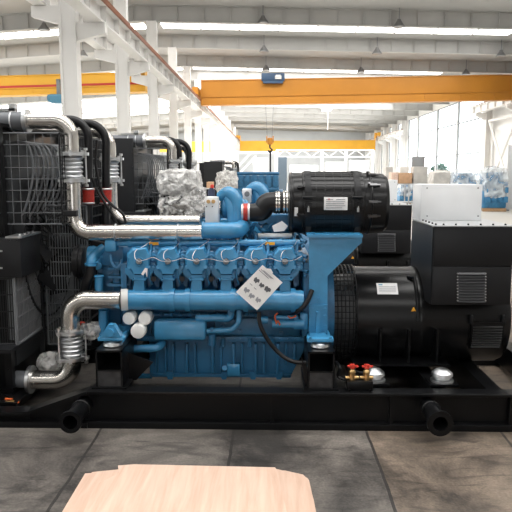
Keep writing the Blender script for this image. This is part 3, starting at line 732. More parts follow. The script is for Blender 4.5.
# blue elbow on the end of the upper pipe
zz = P(220, 230.5, Y1).z
g = G().tube(fillet([(P(202, 230, Y1).x, Y1, zz), (P(240, 230, Y1).x, Y1, zz), (P(240, 230, Y1).x + .02, Y1 + .5, zz + .05)], .1, 10), .068, 28).torus((P(203, 230, Y1).x, Y1, zz), X, .07, .008)
obj('charge_air_elbow', g, BLUE, GS)
# --- black coolant hoses with red sleeves
for (x0, y0, xv_, Y) in ((62, 119, 88.5, 5.5), (84, 123, 106, 5.62)):
    top = P(xv_, y0, Y)
    h = obj('coolant_hose', G().tube(fillet([P(20, y0 + 2, Y), (top.x, Y, top.z), P(xv_, 232, Y), P(xv_ + 8, 246, Y)], .16, 9), .036, 20), RUBBER, GS, label='black coolant hose with red sleeve')
    g = G(); ya, yb = (188, 204)
    g.cyl(P(xv_, yb, Y), P(xv_, ya, Y), .05, n=24); s = obj('hose_sleeve', g, REDB, h, label='red rubber sleeve')
    for yy in (ya + 1, yb - 1): obj('hose_clamp', G().torus(P(xv_, yy, Y), Z, .05, .007), STEELD, h)
g = G().tube(spline([P(97, 140, 5.4), P(96, 165, 5.4), P(102, 192, 5.4), P(112, 205, 5.4), P(122, 213, 5.4), P(126, 223, 5.4)]), .012, 8)
g.tube(spline([P(92, 178, 5.42), P(98, 192, 5.42), P(112, 214, 5.42), P(117, 224, 5.42)]), .012, 8)
obj('cable', g, RUBBER, GS)
# --- front (left) gear housing group
g = G().pb(96, 262, 122, 332, 5.3, 6.0, .03).pb(100, 246, 124, 266, 5.25, 5.7, .02)
for px, py in ((100, 270), (118, 270), (100, 300), (118, 300), (109, 284), (104, 318), (118, 326)): g.cyl(P(px, py, 5.3), P(px, py, 5.27), .022, n=10)
g.pb(112, 262, 120, 292, 5.22, 5.35, .01).cyl(P(105, 305, 5.2), P(105, 333, 5.2), .035)
g.pb(120, 264, 127, 290, 5.14, 5.3, .008)
for yy in (268, 276, 284): g.pb(108, yy, 125, yy + 2.5, 5.18, 5.3)
g.tube(spline([P(110, 255, 5.18), P(112, 264, 5.15), P(118, 268, 5.15), P(122, 260, 5.2)]), .013, 8)
obj('gear_housing', g, BLUED, GS)
g = G().lathe(P(95, 256, 5.3), X, [(-.06, .03), (-.05, .085), (0, .1), (.05, .085), (.06, .05), (.1, .05)], 30)
g.cyl(P(97, 258, 5.3), P(97, 266, 5.2), .04).cyl(P(91, 265.5, 5.18), P(91, 263, 5.18), .052).cyl(P(91, 264, 5.18), P(95, 254, 5.24), .042)
g.tube(spline([P(91, 265, 5.18), P(92, 258, 5.2), P(98, 252, 5.25), P(104, 247, 5.28)]), .04, 14)
obj('water_pump', g, BLUE, GS)
obj('coolant_elbow', G().tube(spline([P(91, 266, 5.18), P(90, 274, 5.18), P(86, 284, 5.2), P(84, 300, 5.25)]), .042, 18), RUBBER, GS, label='shiny black rubber elbow')
obj('coolant_pipe', G().cyl(P(99, 276, 5.2), P(99, 296, 5.2), .036).torus(P(99, 276, 5.2), Z, .038, .008).cyl(P(103, 310, 5.12), P(103, 340, 5.12), .036), BLUE, GS)
obj('hose', G().tube(fillet([P(92, 243, 5.3), P(107, 246, 5.28), P(112, 246, 5.25)], .05), .03, 14), RUBBER, GS, label='short black hose')
g = G().cyl(P(76, 262, 5.5), P(86, 262, 5.5), .14, n=32).cyl(P(80, 262, 5.5), P(82, 262, 5.5), .16, n=32)
obj('belt_pulley', g, RUBBER, GS)
# oil filters and cooler
for px, py, r in ((128.5, 319, 6.7), (144.5, 319, 7.0), (137.5, 332, 7.8)):
    Y0 = 4.99 if r > 7.5 else 5.03; q = P(px, py, Y0); R = u(r, Y0)
    f = obj('oil_filter', G().lathe(q, Yv, [(0, R * .55), (.004, R * .9), (.02, R), (.1, R), (.12, R * .92)], 36), FILT, GS, label='white spin-on oil filter')
    obj('filter_base', G().cyl(q + Yv * .12, q + Yv * .3, R * .7), BLUED, f)
g = G().pb(153, 321, 206, 341, 5.05, 5.2, .03)
obj('oil_cooler', g, BLUE, GS, label='smooth blue oil cooler cover')
g = G()
for i in range(12): q = P(152 + i * 9.5, 314.5, 5.16); g.ball(q, .02, n=2)
g.cyl(P(150, 314.5, 5.18), P(262, 314.5, 5.18), .016, n=10)
obj('oil_gallery', g, BLUED, GS)
g = G().tube(fillet([P(124, 349, 5.1), P(158, 348, 5.1), P(163, 342, 5.16)], .05), .034, 16).torus(P(126, 349, 5.1), X, .036, .008)
obj('oil_pipe', g, BLUE, GS)
g = G().tube(fillet([P(196, 318, 5.12), P(224, 318, 5.12), P(231, 322, 5.14), P(231, 306, 5.14)], .06), .03, 16)
g.tube(fillet([P(207, 331, 5.1), P(232, 330, 5.1), P(239, 322, 5.1), P(239, 308, 5.12)], .08), .022, 14)
obj('oil_pipe', g, BLUE, GS)
obj('oil_pipe', G().cyl(P(124, 376, 5.35), P(152, 376, 5.35), .022), BLUE, GS)
obj('drain_cock', G().cyl(P(212, 334, 5.1), P(212, 345, 5.1), .03, n=14).ball(P(212, 330, 5.1), .025, n=2), BLUED, GS)
# starter motor group
g = G().cyl(P(272, 324, 5.1), P(302, 324, 5.1), .034, n=24).cyl(P(294, 324, 5.1), P(304, 324, 5.1), .045, n=24).cyl(P(276, 317.5, 5.12), P(298, 317.5, 5.12), .02, n=18).pb(300, 314, 308, 330, 5.08, 5.25, .01)
g.cyl(P(257, 320, 5.13), P(268, 320, 5.13), .03)
SM = obj('starter_motor', g, BLUE, GS)
for pts in ([(276, 322), (275, 316), (278, 313)], [(288, 316), (291, 318), (296, 316)], [(280, 325), (278, 321), (276, 324)]): obj('terminal_wire', G().tube(spline([P(x, y, 5.05) for x, y in pts]), .007, 6), OWIRE, SM, label='orange red terminal wire')
obj('cable', G().tube(spline([P(259, 312, 5.0), P(260, 324, 4.98), P(268, 340, 4.98), P(280, 354, 4.98), P(293, 361.5, 4.95), P(308, 363, 4.93)]), .017, 12), RUBBER, GS, label='thick black cable curving below the document')
obj('cable', G().tube(spline([P(312, 290, 5.05), P(308, 300, 5.02), P(302, 308, 5.02), P(296, 312, 5.06)]), .02, 10), RUBBER, GS)
# flywheel housing and filter bracket
g = G().pp([(309, 236.5), (362, 236.5), (362, 243), (358, 246), (327.5, 276), (327.5, 343), (309, 343)], 5.08, 5.11)
g.pp([(307, 234.6), (363, 234.6), (363, 237.4), (307, 237.4)], 5.05, 5.75)
g.pp([(309, 305), (327.5, 305), (327.5, 343), (309, 343)], 5.055, 5.08)
g.pp([(316.5, 312), (319.5, 312), (320.5, 336), (315.5, 336)], 5.02, 5.06)
for px in (312, 325):
    for py in (309, 316, 326, 333): g.bolt(P(px, py, 5.055), -Yv, .012)
g.bolt(P(319, 299, 5.08), -Yv, .016); g.pb(307, 336, 331, 343, 5.0, 5.2, .008)
obj('filter_bracket', g, BLUE, GS, smooth=.3)
g = G().pb(303, 262, 312, 338, 5.13, 6.2, .02)
q = P(318, 318, 5.7); g.cyl((q.x - .08, 5.7, .72), (q.x + .1, 5.7, .72), .5, n=48)
obj('flywheel_housing', g, BLUED, GS)
for (px, py) in ((301, 240), (302, 255), (303, 270)): obj('sensor', G().cyl(P(px, py, 5.15), P(px + 5, py + 2, 5.12), .018, n=10).ball(P(px + 2, py + 6, 5.13), .016, n=2), BLUED, GS)
# --- turbos, intake elbow
for (cx, cy, Y, s) in ((232, 207, 5.5, 1), (259, 200, 6.15, .95)):
    c = P(cx, cy, Y); g = G()
    R = u(10.5, Y) * s; pts = []; rs = []
    for i in range(33):
        t = i / 32; an = -.5 * PI + t * 1.9 * PI; rr = R * (1 - .12 * t); pts.append(c + Vector((.02, math.cos(an) * rr, -math.sin(an) * rr))); rs.append(.075 - .035 * t)
    g.tube(pts, rs, 16)
    g.lathe(c + X * -.1, X, [(0, .05), (.03, .1), (.14, .11), (.2, .07), (.24, .055)], 28)
    g.tube(fillet([c + Vector((-.02, -.05, .12)), c + Vector((.02, -.1, -.05)), c + Vector((.03, -.12, -.2))], .08), .058, 18)
    g.tube(spline([c + Vector((-.09, -.02, .09)), c + Vector((-.02, -.08, .13)), c + Vector((.05, -.11, .05)), c + Vector((.06, -.12, -.14))]), .052, 16)
    obj('turbocharger', g, BLUE, GS)
# clutter on top of the vee
g = G()
random.seed(3)
for px in range(200, 300, 6):
    py = random.uniform(232, 242); Yq = random.uniform(5.4, 5.7); w = random.uniform(2, 5)
    g.pb(px, py, px + w, 250, Yq, Yq + .15, .008)
    g.cyl(P(px + 2, py, Yq), P(px + 2, py - 3, Yq), .02, n=10)
for i in range(7):
    x0 = 232 + i * 9; g.tube(spline([P(x0, 228 + (i % 3) * 3, 5.4), P(x0 + 5, 224 + (i % 2) * 6, 5.35), P(x0 + 12, 232, 5.4), P(x0 + 16, 240, 5.3)]), .014, 8)
g.pb(258, 214, 290, 226, 5.75, 6.1, .02).pb(262, 224, 288, 236, 5.6, 5.9, .02)
for px in (262, 270, 278, 286): g.cyl(P(px, 220, 5.74), P(px, 220, 5.6), .04, n=14)
obj('fuel_module', g, BLUED, GS)
obj('pipe_bracket', G().pb(258, 233.5, 292, 238.5, 5.3, 5.34, .004), STEELD, GS, label='bare steel strip')
obj('paper_tag', G().pp([(272, 226), (282, 221), (288, 226), (284, 231), (274, 232)], 5.3, 5.305), PAPER, GS, label='white plastic scrap on top of engine')
c0 = P(249.5, 212.5, 5.38); c1 = P(262, 211, 5.38); c2 = P(268, 203, 5.38); c3 = P(278, 202.5, 5.38); c4 = P(291, 202.5, 5.38)
IH = obj('intake_hose', G().tube(spline([c0, P(255, 212.5, 5.38), c1, P(265, 206, 5.38), c2, P(272, 202.5, 5.38), c3, c4], 6), [.075 + .012 * min(1, i / 20) for i in range(43)], 28), RUBBER, GS, label='black rubber intake elbow')
a = P(242, 212.8, 5.38); g = G().cyl(a, c0, .078, n=32); SL = obj('hose_sleeve', g, REDB, IH, label='red sleeve with steel bands')
g = G()
for px in (242.6, 249): q = P(px, 212.8, 5.38); obj('hose_clamp', G().cyl(q - X * .008, q + X * .008, .083, n=32), STEELD, IH)
for px in (276.5, 279, 284, 287): q = P(px, 202.5, 5.38); obj('hose_clamp', G().cyl(q - X * .007, q + X * .007, .097, n=36), STEEL, IH)
g = G().cyl(P(274, 202.5, 5.38), P(288.5, 202.5, 5.38), .092, n=36); obj('hose_cuff', g, RUBBER, IH)
# --- air filter
YA = 5.45; zA = P(330, 203, YA).z; RA = .258
xA = lambda px: P(px, 203, YA - RA * .8).x
g = G()
prof = [(xA(289), .2), (xA(289.4), RA * .97), (xA(291), RA)]
x0, x1 = xA(303), xA(364)
prof += [(x0 - .006, RA), (x0, RA * 1.03)]
g.lathe((0, YA, zA), X, prof + [(x1, RA * 1.03), (x1 + .005, RA * 1.0), (xA(372), RA * 1.0), (xA(386), RA * .97), (xA(389.5), RA * .88), (xA(390), RA * .5)], 72)
for i in range(36):
    an = i * 2 * PI / 36; v = Vector((0, math.cos(an), math.sin(an)))
    g.box(Vector(((x0 + x1) / 2, YA, zA)) + v * (RA * 1.03), (x1 - x0 - .02, .007, .018), Matrix.Rotation(an, 3, 'X'))
for i in range(7):
    x = x0 + (x1 - x0) * (i + .5) / 7; g.torus((x, YA, zA), X, RA * 1.032, .004, 72, 6)
g.torus((xA(371), YA, zA), X, RA * 1.0, .011, 72, 8).torus((xA(292), YA, zA), X, RA * .99, .01, 72, 8)
AF = obj('air_filter', g, mat('filter_plastic', (.008, .0083, .009), .28, spec=.36), GS, label='large black ribbed air filter drum')
for px in (308, 357):
    x = xA(px)
    b = obj('clamp_band', G().lathe((x - .026, YA, zA), X, [(0, RA * 1.0), (0, RA * 1.065), (.052, RA * 1.065), (.052, RA * 1.0)], 72, False), BLACKM, AF)
    g = G()
    for an in (2.85, 3.15):
        v = Vector((0, math.cos(an), math.sin(an))); g.box(Vector((x, YA, zA)) + v * RA * 1.08, (.06, .03, .04), Matrix.Rotation(an, 3, 'X'))
    g.cyl(Vector((x - .05, YA - RA * 1.1, zA + .06)), Vector((x + .03, YA - RA * 1.1, zA + .06)), .012, n=10)
    obj('buckle', g, BLACK, AF)
    obj('buckle_bolt', G().cyl(Vector((x, YA - RA * 1.1, zA - .01)), Vector((x, YA - RA * 1.1, zA - .06)), .011, n=10), STEELD, AF)
    a = P(px - 2.8, 222, 5.28); bb = P(px + 3, 236, 5.28)
    obj('saddle', G().mm((a.x, 5.25, bb.z), (bb.x, 5.65, a.z + .02), .006), BLACKM, AF)
for an in (3.5, 3.05, 2.5, 2.0):
    v = Vector((0, math.cos(an), math.sin(an))); c = Vector((xA(372), YA, zA)) + v * RA * 1.03
    obj('latch', G().box(c, (.075, .02, .02), Matrix.Rotation(an, 3, 'X')).cyl(c - X * .03, c - X * .03 + v * .03, .01, n=8).box(c + X * .05, (.03, .012, .012), Matrix.Rotation(an, 3, 'X')), LATCH, AF)
for an in (3.45, 2.6):
    v = Vector((0, math.cos(an), math.sin(an))); c = Vector((xA(300.5), YA, zA)) + v * RA * 1.04
    obj('latch', G().box(c, (.05, .025, .022), Matrix.Rotation(an, 3, 'X')).cyl(c - X * .03, c + X * .03 + v * .012, .01, n=8), BLACKM, AF)
def curved_label(px0, px1, py0, py1, R, m, name, parent, label, off=.004):
    a0 = math.asin(max(-1, min(1, (P(0, py0, YA - R).z - zA) / R))); a1 = math.asin(max(-1, min(1, (P(0, py1, YA - R).z - zA) / R)))
    xa = P(px0, 203, YA - R).x; xb = P(px1, 203, YA - R).x; g = G(); pts = []
    for r in (R + off, R + off + .003): pts.append([(Vector((0, YA - math.cos(a0 + (a1 - a0) * i / 8) * r, zA + math.sin(a0 + (a1 - a0) * i / 8) * r))) for i in range(9)])
    ring = pts[0] + pts[1][::-1]
    g.ring([[p + X * xa for p in ring], [p + X * xb for p in ring]])
    return obj(name, g, m, parent, label=label)
NL = curved_label(324, 347.5, 197, 209.5, RA * 1.06, PAPER, 'label', AF, 'white printed label')
def lines(nm, rows, parent, m, R):
    for (xa_, xb_, ya_, yb_) in rows: merge(NL, curved_label(xa_, xb_, ya_, yb_, R, m, nm, AF, None, off=.0075))
lines('printed_line', [(326, 333, 199, 199.6), (336, 345, 199, 199.6), (326, 345, 201, 201.5), (326, 344, 203, 203.5), (326, 345, 205, 205.5), (326, 342, 207, 207.5)], NL, PRINTL, RA * 1.06)
lines('printed_mark', [(328, 330, 198.5, 199.8)], NL, RED, RA * 1.06)
curved_label(294.5, 298, 207, 215.5, RA * 1.0, PAPER, 'label', AF, 'small white label')
# control boxes
a = P(205, 197, 5.35)
CB = obj('control_box', G().pb(205, 197, 218.5, 224, 5.35, 5.5, .006), WHITE, GS, label='small white control box')
for px in (208.5, 213.5): q = P(px, 201.5, 5.35); obj('knob', G().cyl(q, q - Yv * .02, .016), BRASS, CB, label='brown knob')
g = G()
for px in (206.5, 212.5): g.bolt(P(px, 206.5, 5.35), -Yv, .006, .006)
obj('screw', g, BLACK, CB)
g = G().pb(242, 189, 251, 203, 5.9, 6.1, .005); SB = obj('sensor_box', g, WHITE, GS, label='small white box behind the turbocharger')
obj('gauge', G().cyl(P(247, 194, 5.9), P(247, 194, 5.88), .025), GREYP, SB)
# --- alternator
YG = 5.68; zG = P(400, 316, 5.55).z; RG = .425
xg = lambda px: P(px, 316, 5.35).x
g = G()
g.lathe((0, YG, zG), X, [(xg(355), .2), (xg(355), RG * .985), (xg(357), RG), (xg(417), RG), (xg(418), RG * 1.012), (xg(422), RG * 1.012), (xg(423), RG), (xg(503), RG), (xg(508), RG * .96), (xg(511), RG * .8), (xg(513), RG * .5), (xg(516), RG * .5), (xg(517), .1)], 80)
AL = obj('alternator', g, mat('alternator_black', (.007, .0073, .008), .26, spec=.3), GS, label='black cylindrical alternator')
# mesh fan guard
g = G(); x0, x1 = xg(329), xg(356); RF = RG * 1.03
for i in range(8): g.torus((x0 + (x1 - x0) * i / 7, YG, zG), X, RF * (1 if i > 1 else .94 + .03 * i), .0055, 72, 6)
for i in range(56):
    an = i * 2 * PI / 56; v = Vector((0, math.cos(an), math.sin(an)))
    g.tube([Vector((x0 - .01, YG, zG)) + v * RF * .93, Vector((x0 + .06, YG, zG)) + v * RF, Vector((x1, YG, zG)) + v * RF], .0045, 6)
FG = obj('fan_guard', g, BLACKM, AL)
g = G().lathe((0, YG, zG), X, [(x0 + .02, .1), (x0 + .02, RG * .8), (x1, RG * .86), (x1, .1)], 48)
obj('fan_drum', g, mat('drum_grey', (.06, .062, .065), .4), AL)
# terminal box
Yb = 5.1
a = P(434, 226.5, Yb); b = P(510, 305, Yb)
g = G().mm((a.x, Yb, b.z), (b.x, 5.86, a.z), .004)
g.prism([(a.x - .002, Yb + .01, a.z - .01), (a.x - .002, 5.86, a.z - .01), (a.x - .002, 5.86, b.z), (a.x - .002, Yb + .01, b.z)], (-.004, 0, 0))
zs = P(434, 266, Yb).z; g.mm((a.x + .003, Yb - .012, zs + .004), (b.x - .003, Yb, a.z - .004), .003).mm((a.x + .003, Yb - .012, b.z + .003), (b.x - .003, Yb, zs - .004), .003)
TB = obj('terminal_box', g, BLACKM, GS, label='black square terminal box on top of the alternator')
obj('lid', G().mm((a.x - .012, Yb - .018, a.z), (b.x + .008, 5.87, a.z + .008)), mat('grey_lid', (.45, .46, .47), .35, metal=.3), TB, label='pale grey lid sheet')
for i in range(6): obj('screw', G().bolt((a.x + .09 + i * .1, Yb + .05, a.z + .008), Z, .008), BLACK, TB)
for i in range(7): obj('screw', G().bolt((a.x + .03, Yb + .06 + i * .11, a.z + .008), Z, .008), BLACK, TB)
g = G()
for i in range(11):
    y = 272.5 + i * 2.75; p0 = P(458, y, Yb - .012); p1 = P(485, y + 1.8, Yb - .012)
    g.prism([(p0.x, Yb - .012, p0.z), (p0.x, Yb - .03, p1.z), (p0.x, Yb - .012, p1.z)], (p1.x - p0.x, 0, 0))
obj('louver', g, mat('louver_grey', (.045, .046, .05), .35), TB, smooth=0)
g = G()
for i in range(10):
    for px in (457.5, 485.5): q = P(px, 273.5 + i * 3, Yb - .012); g.cyl(q, q - Yv * .006, .006, n=8)
obj('rivet', g, STEELD, TB)
# white cabinet on top
Yc = 5.62
a = P(421.5, 184.5, Yc); b = P(481, 221, Yc); Y2c = 5.95
zt0 = P(434, 226.5, Yb).z + .008
g = G().mm((a.x, Yc, zt0), (b.x, Y2c, a.z), .004)
CC = obj('control_cabinet', g, WHITE, GS, label='white control cabinet on top of the terminal box')
g = G()
for px, py in ((427, 188), (478, 188), (427, 216), (478, 216)): g.bolt(P(px, py, Yc), -Yv, .007, .005)
obj('screw', g, GREYP, CC)
# lower louvre hatch, nameplate, sticker, ribs, lifting bracket
def oncyl(px, py):  # point on drum front
    z = P(px, py, YG - RG).z
    for _ in range(4):
        dz = max(-RG * .999, min(RG * .999, z - zG)); y = YG - math.sqrt(RG * RG - dz * dz); z = P(px, py, y).z
    return Vector((P(px, py, y).x, y, z)), math.asin(max(-1, min(1, (z - zG) / RG)))
def drumpatch(name, px0, px1, py0, py1, m, label=None, off=.002, th=.004, n=8, parent=None):
    _, t0 = oncyl(px0, py0); _, t1 = oncyl(px0, py1); xa = P(px0, 316, 5.27).x; xb = P(px1, 316, 5.27).x
    ring = [Vector((0, YG - math.cos(t0 + (t1 - t0) * i / n) * r, zG + math.sin(t0 + (t1 - t0) * i / n) * r)) for r in (RG + off, RG + off + th) for i in (range(n + 1) if r == RG + off else range(n, -1, -1))]
    return obj(name, G().ring([[p + X * xa for p in ring], [p + X * xb for p in ring]]), m, parent or AL, label=label)
NP = drumpatch('nameplate', 378, 399, 283.5, 294.5, PAPER, 'white printed nameplate')
for y in (287, 289, 291): merge(NP, drumpatch('printed_line', 380, 397, y, y + .6, PRINTL, off=.0065, th=.001, parent=AL))
merge(NP, drumpatch('printed_mark', 380, 384, 284.7, 285.7, mat('print_blue', (.1, .3, .5), .6), off=.0065, th=.001, parent=AL))
c, an = oncyl(413.5, 309.5); v = Vector((0, -math.cos(an), math.sin(an))); w = Vector((0, math.sin(an), math.cos(an)))
obj('warning_label', G().prism([c + v * .002 + w * .02, c + v * .002 - w * .016 - X * .022, c + v * .002 - w * .016 + X * .022], v * .003), ORST, AL, label='orange triangular warning label')
h = drumpatch('vent_hatch', 471, 503, 322, 347, BLACK, off=.006, th=.012, parent=GS)
g = G(); _, t0 = oncyl(470, 325); _, t1 = oncyl(470, 346)
for i in range(9):
    t = t0 + (t1 - t0) * (i + .5) / 9; g.box((P(487, 316, 5.27).x, YG - math.cos(t) * (RG + .022), zG + math.sin(t) * (RG + .022)), (u(29, 5.27), .012, .012), Matrix.Rotation(-t + .5, 3, 'X'))
obj('louver', g, mat('louver_black', (.03, .031, .033), .4), h)
for px in (471, 503):
    c, _ = oncyl(px, 318); obj('hinge', G().mm(c + Vector((-.012, -.03, -.05)), c + Vector((.012, .0, .03)), .004), BLACKM, h)
g = G()
pts = []
for t in (.95, .8, .6, .4, .2, .08): pts.append(Vector((P(417.5, 300, 5.27).x, YG - math.cos(t) * (RG + .03), zG + math.sin(t) * (RG + .03))))
pts = [pts[0] + Vector((-.05, .04, 0))] + pts
g.tube(pts, .016, 10); obj('grab_handle', g, BLACK, AL)
for px in (379.5, 408, 436):
    g = G()
    x = P(px, 340, 5.25).x; zt_ = P(px, 329, 5.25).z; zb_ = .345
    g.mm((x - .008, YG - RG - .06, zb_), (x + .008, YG + RG + .015, zt_))
    obj('stiffener', g, BLACK, AL, smooth=0)
xa, xb = P(352, 367, 5.25).x, P(447, 367, 5.25).x
for y in (YG - RG, YG + RG): obj('mounting_foot', G().mm((xa, y - .1, .33), (xb, y + .16, .345)), BLACK, AL, smooth=0)
for px in (374, 442):
    for yy in (4.86, 6.12):
        q = P(px, 375, 4.86)
        m_ = obj('rubber_mount', G().lathe((q.x, yy, ZT + .012), Z, [(0, .09), (.014, .09), (.022, .062), (.04, .056), (.048, .085), (.07, .08), (.095, .05), (.104, .03)], 30), STEELD, GS, label='silver domed rubber mount under the alternator')
        obj('mount_plate', G().mm((q.x - .11, yy - .09, ZT - .005), (q.x + .11, yy + .09, ZT + .012)), BLACK, m_)
# valves with red handles
a = P(346, 381, 4.7)
g = G().mm((a.x, 4.64, ZT), (P(372, 381, 4.7).x, 4.74, ZT + .075), .006)
for px in (349, 370): g.bolt(P(px, 390, 4.64), -Yv, .01)
VB = obj('valve_block', g, BLACK, GS)
for px in (352, 366.5):
    q = P(px, 376, 4.69); z = ZT + .075
    v_ = obj('drain_valve', G().cyl((q.x, 4.69, z), (q.x, 4.69, z + .05), .025, n=8).ball((q.x, 4.69, z + .06), .028, n=2).cyl((q.x, 4.69, z + .06), (q.x, 4.69, z + .11), .01).cyl((q.x - .05, 4.69, z + .015), (q.x + .05, 4.69, z + .015), .014), BRASS, GS, label='brass drain valve with red handle')
    obj('valve_handle', G().box((q.x + .005, 4.69, z + .105), (.085, .026, .013), None, .004).cyl((q.x, 4.69, z + .09), (q.x, 4.69, z + .12), .022, n=6), RED, v_, label='red lever handle')
g = G().tube(spline([P(352, 366, 4.95), P(358, 372, 4.86), P(368, 372, 4.86), P(372, 366, 4.95), P(380, 366, 5.05)]), .01, 8).tube(spline([P(336, 362, 5.0), P(340, 368, 4.92), P(338, 376, 4.92), P(346, 380, 4.9)]), .014, 8)
obj('cable', g, RUBBER, GS)
# --- radiator
xR = -2.1
zRt = 2.30
g = G().mm((-3.05, 4.95, .125), (xR - .02, 6.4, zRt), .01).mm((-3.07, 4.93, zRt), (xR, 6.42, zRt + .03)).mm((-3.07, 4.93, .125), (xR, 6.42, .18))
for y in (4.93, 6.36): g.mm((xR - .06, y, .19), (xR, y + .06, zRt))
for i in range(12): g.bolt((xR - .03, 4.93, .35 + i * .16), -Yv, .008)
RAD = obj('radiator', g, BLACK, GS, label='tall black radiator')
obj('radiator_core', G().mm((xR - .02, 5.05, .35), (xR - .005, 6.3, 2.2)), CORE, RAD)
# fan shroud as curved ribs
g = G(); cyR, czR = 5.68, 1.28
for i in range(5):
    t = i / 4; g.torus((xR + .03 + t * .13, cyR, czR), X, (.60 - .34 * t), .007, 56, 6)
for i in range(44):
    an = i * 2 * PI / 44; v = Vector((0, math.cos(an), math.sin(an)))
    g.tube([Vector((xR + .03 + t * .13, cyR, czR)) + v * (.62 - .40 * t) for t in (0, .25, .5, .75, 1)], .006, 6)
obj('fan_cage', g, BLACKM, RAD)
g = G()
for i in range(15):
    y = 5.12 + i * .078; g.tube(spline([(xR + .02, y, 1.5), (xR + .10 + .012 * i, y + .02, 1.68), (xR + .16 + .014 * i, y + .05, 1.95), (xR + .12 + .01 * i, y + .08, 2.16), (xR + .02, y + .1, 2.2)], 5), .010, 8)
obj('air_duct_rib', g, RIB, RAD, label='grey curved ribs')
g = G().lathe((xR, cyR, czR), X, [(0, .62), (0, .64), (.10, .64), (.10, .62)], 60, False)
obj('fan_shroud', g, BLACKM, RAD)
g = G().cyl((xR + .05, cyR, czR), (xR + .3, cyR, czR), .1)
for i in range(8):
    an = i * PI / 4; v = Vector((0, math.cos(an), math.sin(an))); w = Vector((0, -math.sin(an), math.cos(an)))
    c = Vector((xR + .1, cyR, czR))
    g.prism([c + v * .09 - w * .05, c + v * .44 - w * .09, c + v * .44 + w * .09 + X * .1, c + v * .09 + w * .05 + X * .08], X * .008)
obj('fan', g, BLACKM, RAD)
# wire side guards
def wire(p00, p10, p01, nx, nz, r=.004, frame=.008):
    p00, p10, p01 = Vector(p00), Vector(p10), Vector(p01); g = G(); a = p10 - p00; b = p01 - p00
    for i in range(nx + 1): s = p00 + a * (i / nx); g.cyl(s, s + b, frame if i in (0, nx) else r, n=6)
    for i in range(nz + 1): s = p00 + b * (i / nz); g.cyl(s, s + a, frame if i in (0, nz) else r * 1.15, n=6)
    return g
Yg = 5.0
a = P(6, 224, Yg); b = P(59, 133, Yg)
obj('wire_guard', wire((a.x, Yg, a.z), (b.x, Yg, a.z), (a.x, Yg, b.z), 7, 8, .003, .006), RIB, RAD)
obj('wire_guard', wire((b.x, Yg, a.z), (b.x, 6.36, a.z), (b.x, Yg, b.z), 26, 8), BLACKM, RAD)
# bracket beam and panel box
xb_ = P(20, 240, 4.82).x
g = G().mm((-2.7, 4.82, zpx(279, 4.82)), (xb_, 5.25, zpx(239.5, 4.82)), .006)
for px, py in ((10, 240.5), (17, 240.5), (12, 276), (16, 276)): g.bolt(P(px, py, 4.82), -Yv, .008)
BP = obj('support_box', g, BLACKM, GS, label='black sheet box in front of the radiator')
g = G()
for py in (251, 268): q = P(0, py, 4.82); g.mm((q.x - .1, 4.81, q.z - .006), (q.x + .02, 4.825, q.z + .006))
obj('slot', g, STEELD, BP)
g = G().mm((xb_ - .12, 4.83, zpx(239, 4.82)), (xb_ + .01, 5.25, zpx(237.2, 4.82)))
for i in range(4): g.bolt((xb_ - .03, 4.9 + i * .09, zpx(237.2, 4.82)), Z, .009)
obj('angle_strip', g, STEELD, BP)
q0 = P(38, 224, 5.02); q1 = P(68, 210, 5.4)
g = G().mm((P(38, 0, 5.0).x, 5.0, zpx(217, 5.0)), (P(68, 0, 5.0).x, 5.06, zpx(211, 5.0)), .004)
for px in (41, 46, 52, 58, 63): g.bolt(P(px, 214, 5.0), -Yv, .009)
obj('angle_strip', g, BLACKM, RAD)
# lower guards
x_ = P(15, 300, 4.84).x
zb_, zt_ = zpx(346, 4.84), zpx(279, 4.84)
obj('wire_guard', wire((-2.7, 4.84, zb_), (x_, 4.84, zb_), (-2.7, 4.84, zt_), 36, 4, .004, .012), BLACKM, RAD)
obj('wire_guard', wire((x_, 4.84, zb_), (x_, 5.4, zb_), (x_, 4.84, zt_), 18, 5, .005, .014), RIB, RAD)
obj('wire_guard', wire((x_, 5.42, zb_), (x_, 6.3, zb_), (x_, 5.42, zt_ + .1), 26, 4, .005, .016), RIB, RAD)
g = G().mm((x_ - .02, 5.38, .125), (x_ + .02, 5.43, zt_ + .12))
for i in range(6): g.bolt((x_ + .02, 5.4, zb_ + i * .11), X, .01); g.bolt((x_ - .005, 5.38, zb_ + .03 + i * .11), -Yv, .009)
g.mm((-2.7, 4.84, zb_ - .03), (x_ + .01, 4.69, zb_)).mm((x_ - .03, 4.84, zb_ - .03), (x_ + .01, 6.3, zb_))
obj('guard_post', g, BLACKM, RAD, smooth=0)
g = G()
for i in range(30): g.mm((x_ - .09, 4.9 + i * .046, zb_ + .02), (x_ - .05, 4.922 + i * .046, zt_))
obj('fin_panel', g, RIB, RAD, label='grey vertical fins')
obj('wire_guard', wire((x_ + .03, 5.46, .42), (-1.60, 5.46, .42), (x_ + .03, 5.46, 1.66), 16, 10, .004, .01), RIB, RAD)
obj('wire_guard', wire((-1.72, 5.55, .55), (-1.72, 6.35, .55), (-1.72, 5.55, 1.62), 22, 12, .004, .012), BLACKM, RAD)
g = G().mm((-1.95, 6.30, .13), (-1.66, 6.36, 1.7)).mm((-1.75, 5.52, .28), (-1.70, 5.57, 1.62))
obj('guard_post', g, BLACKM, RAD, smooth=0)
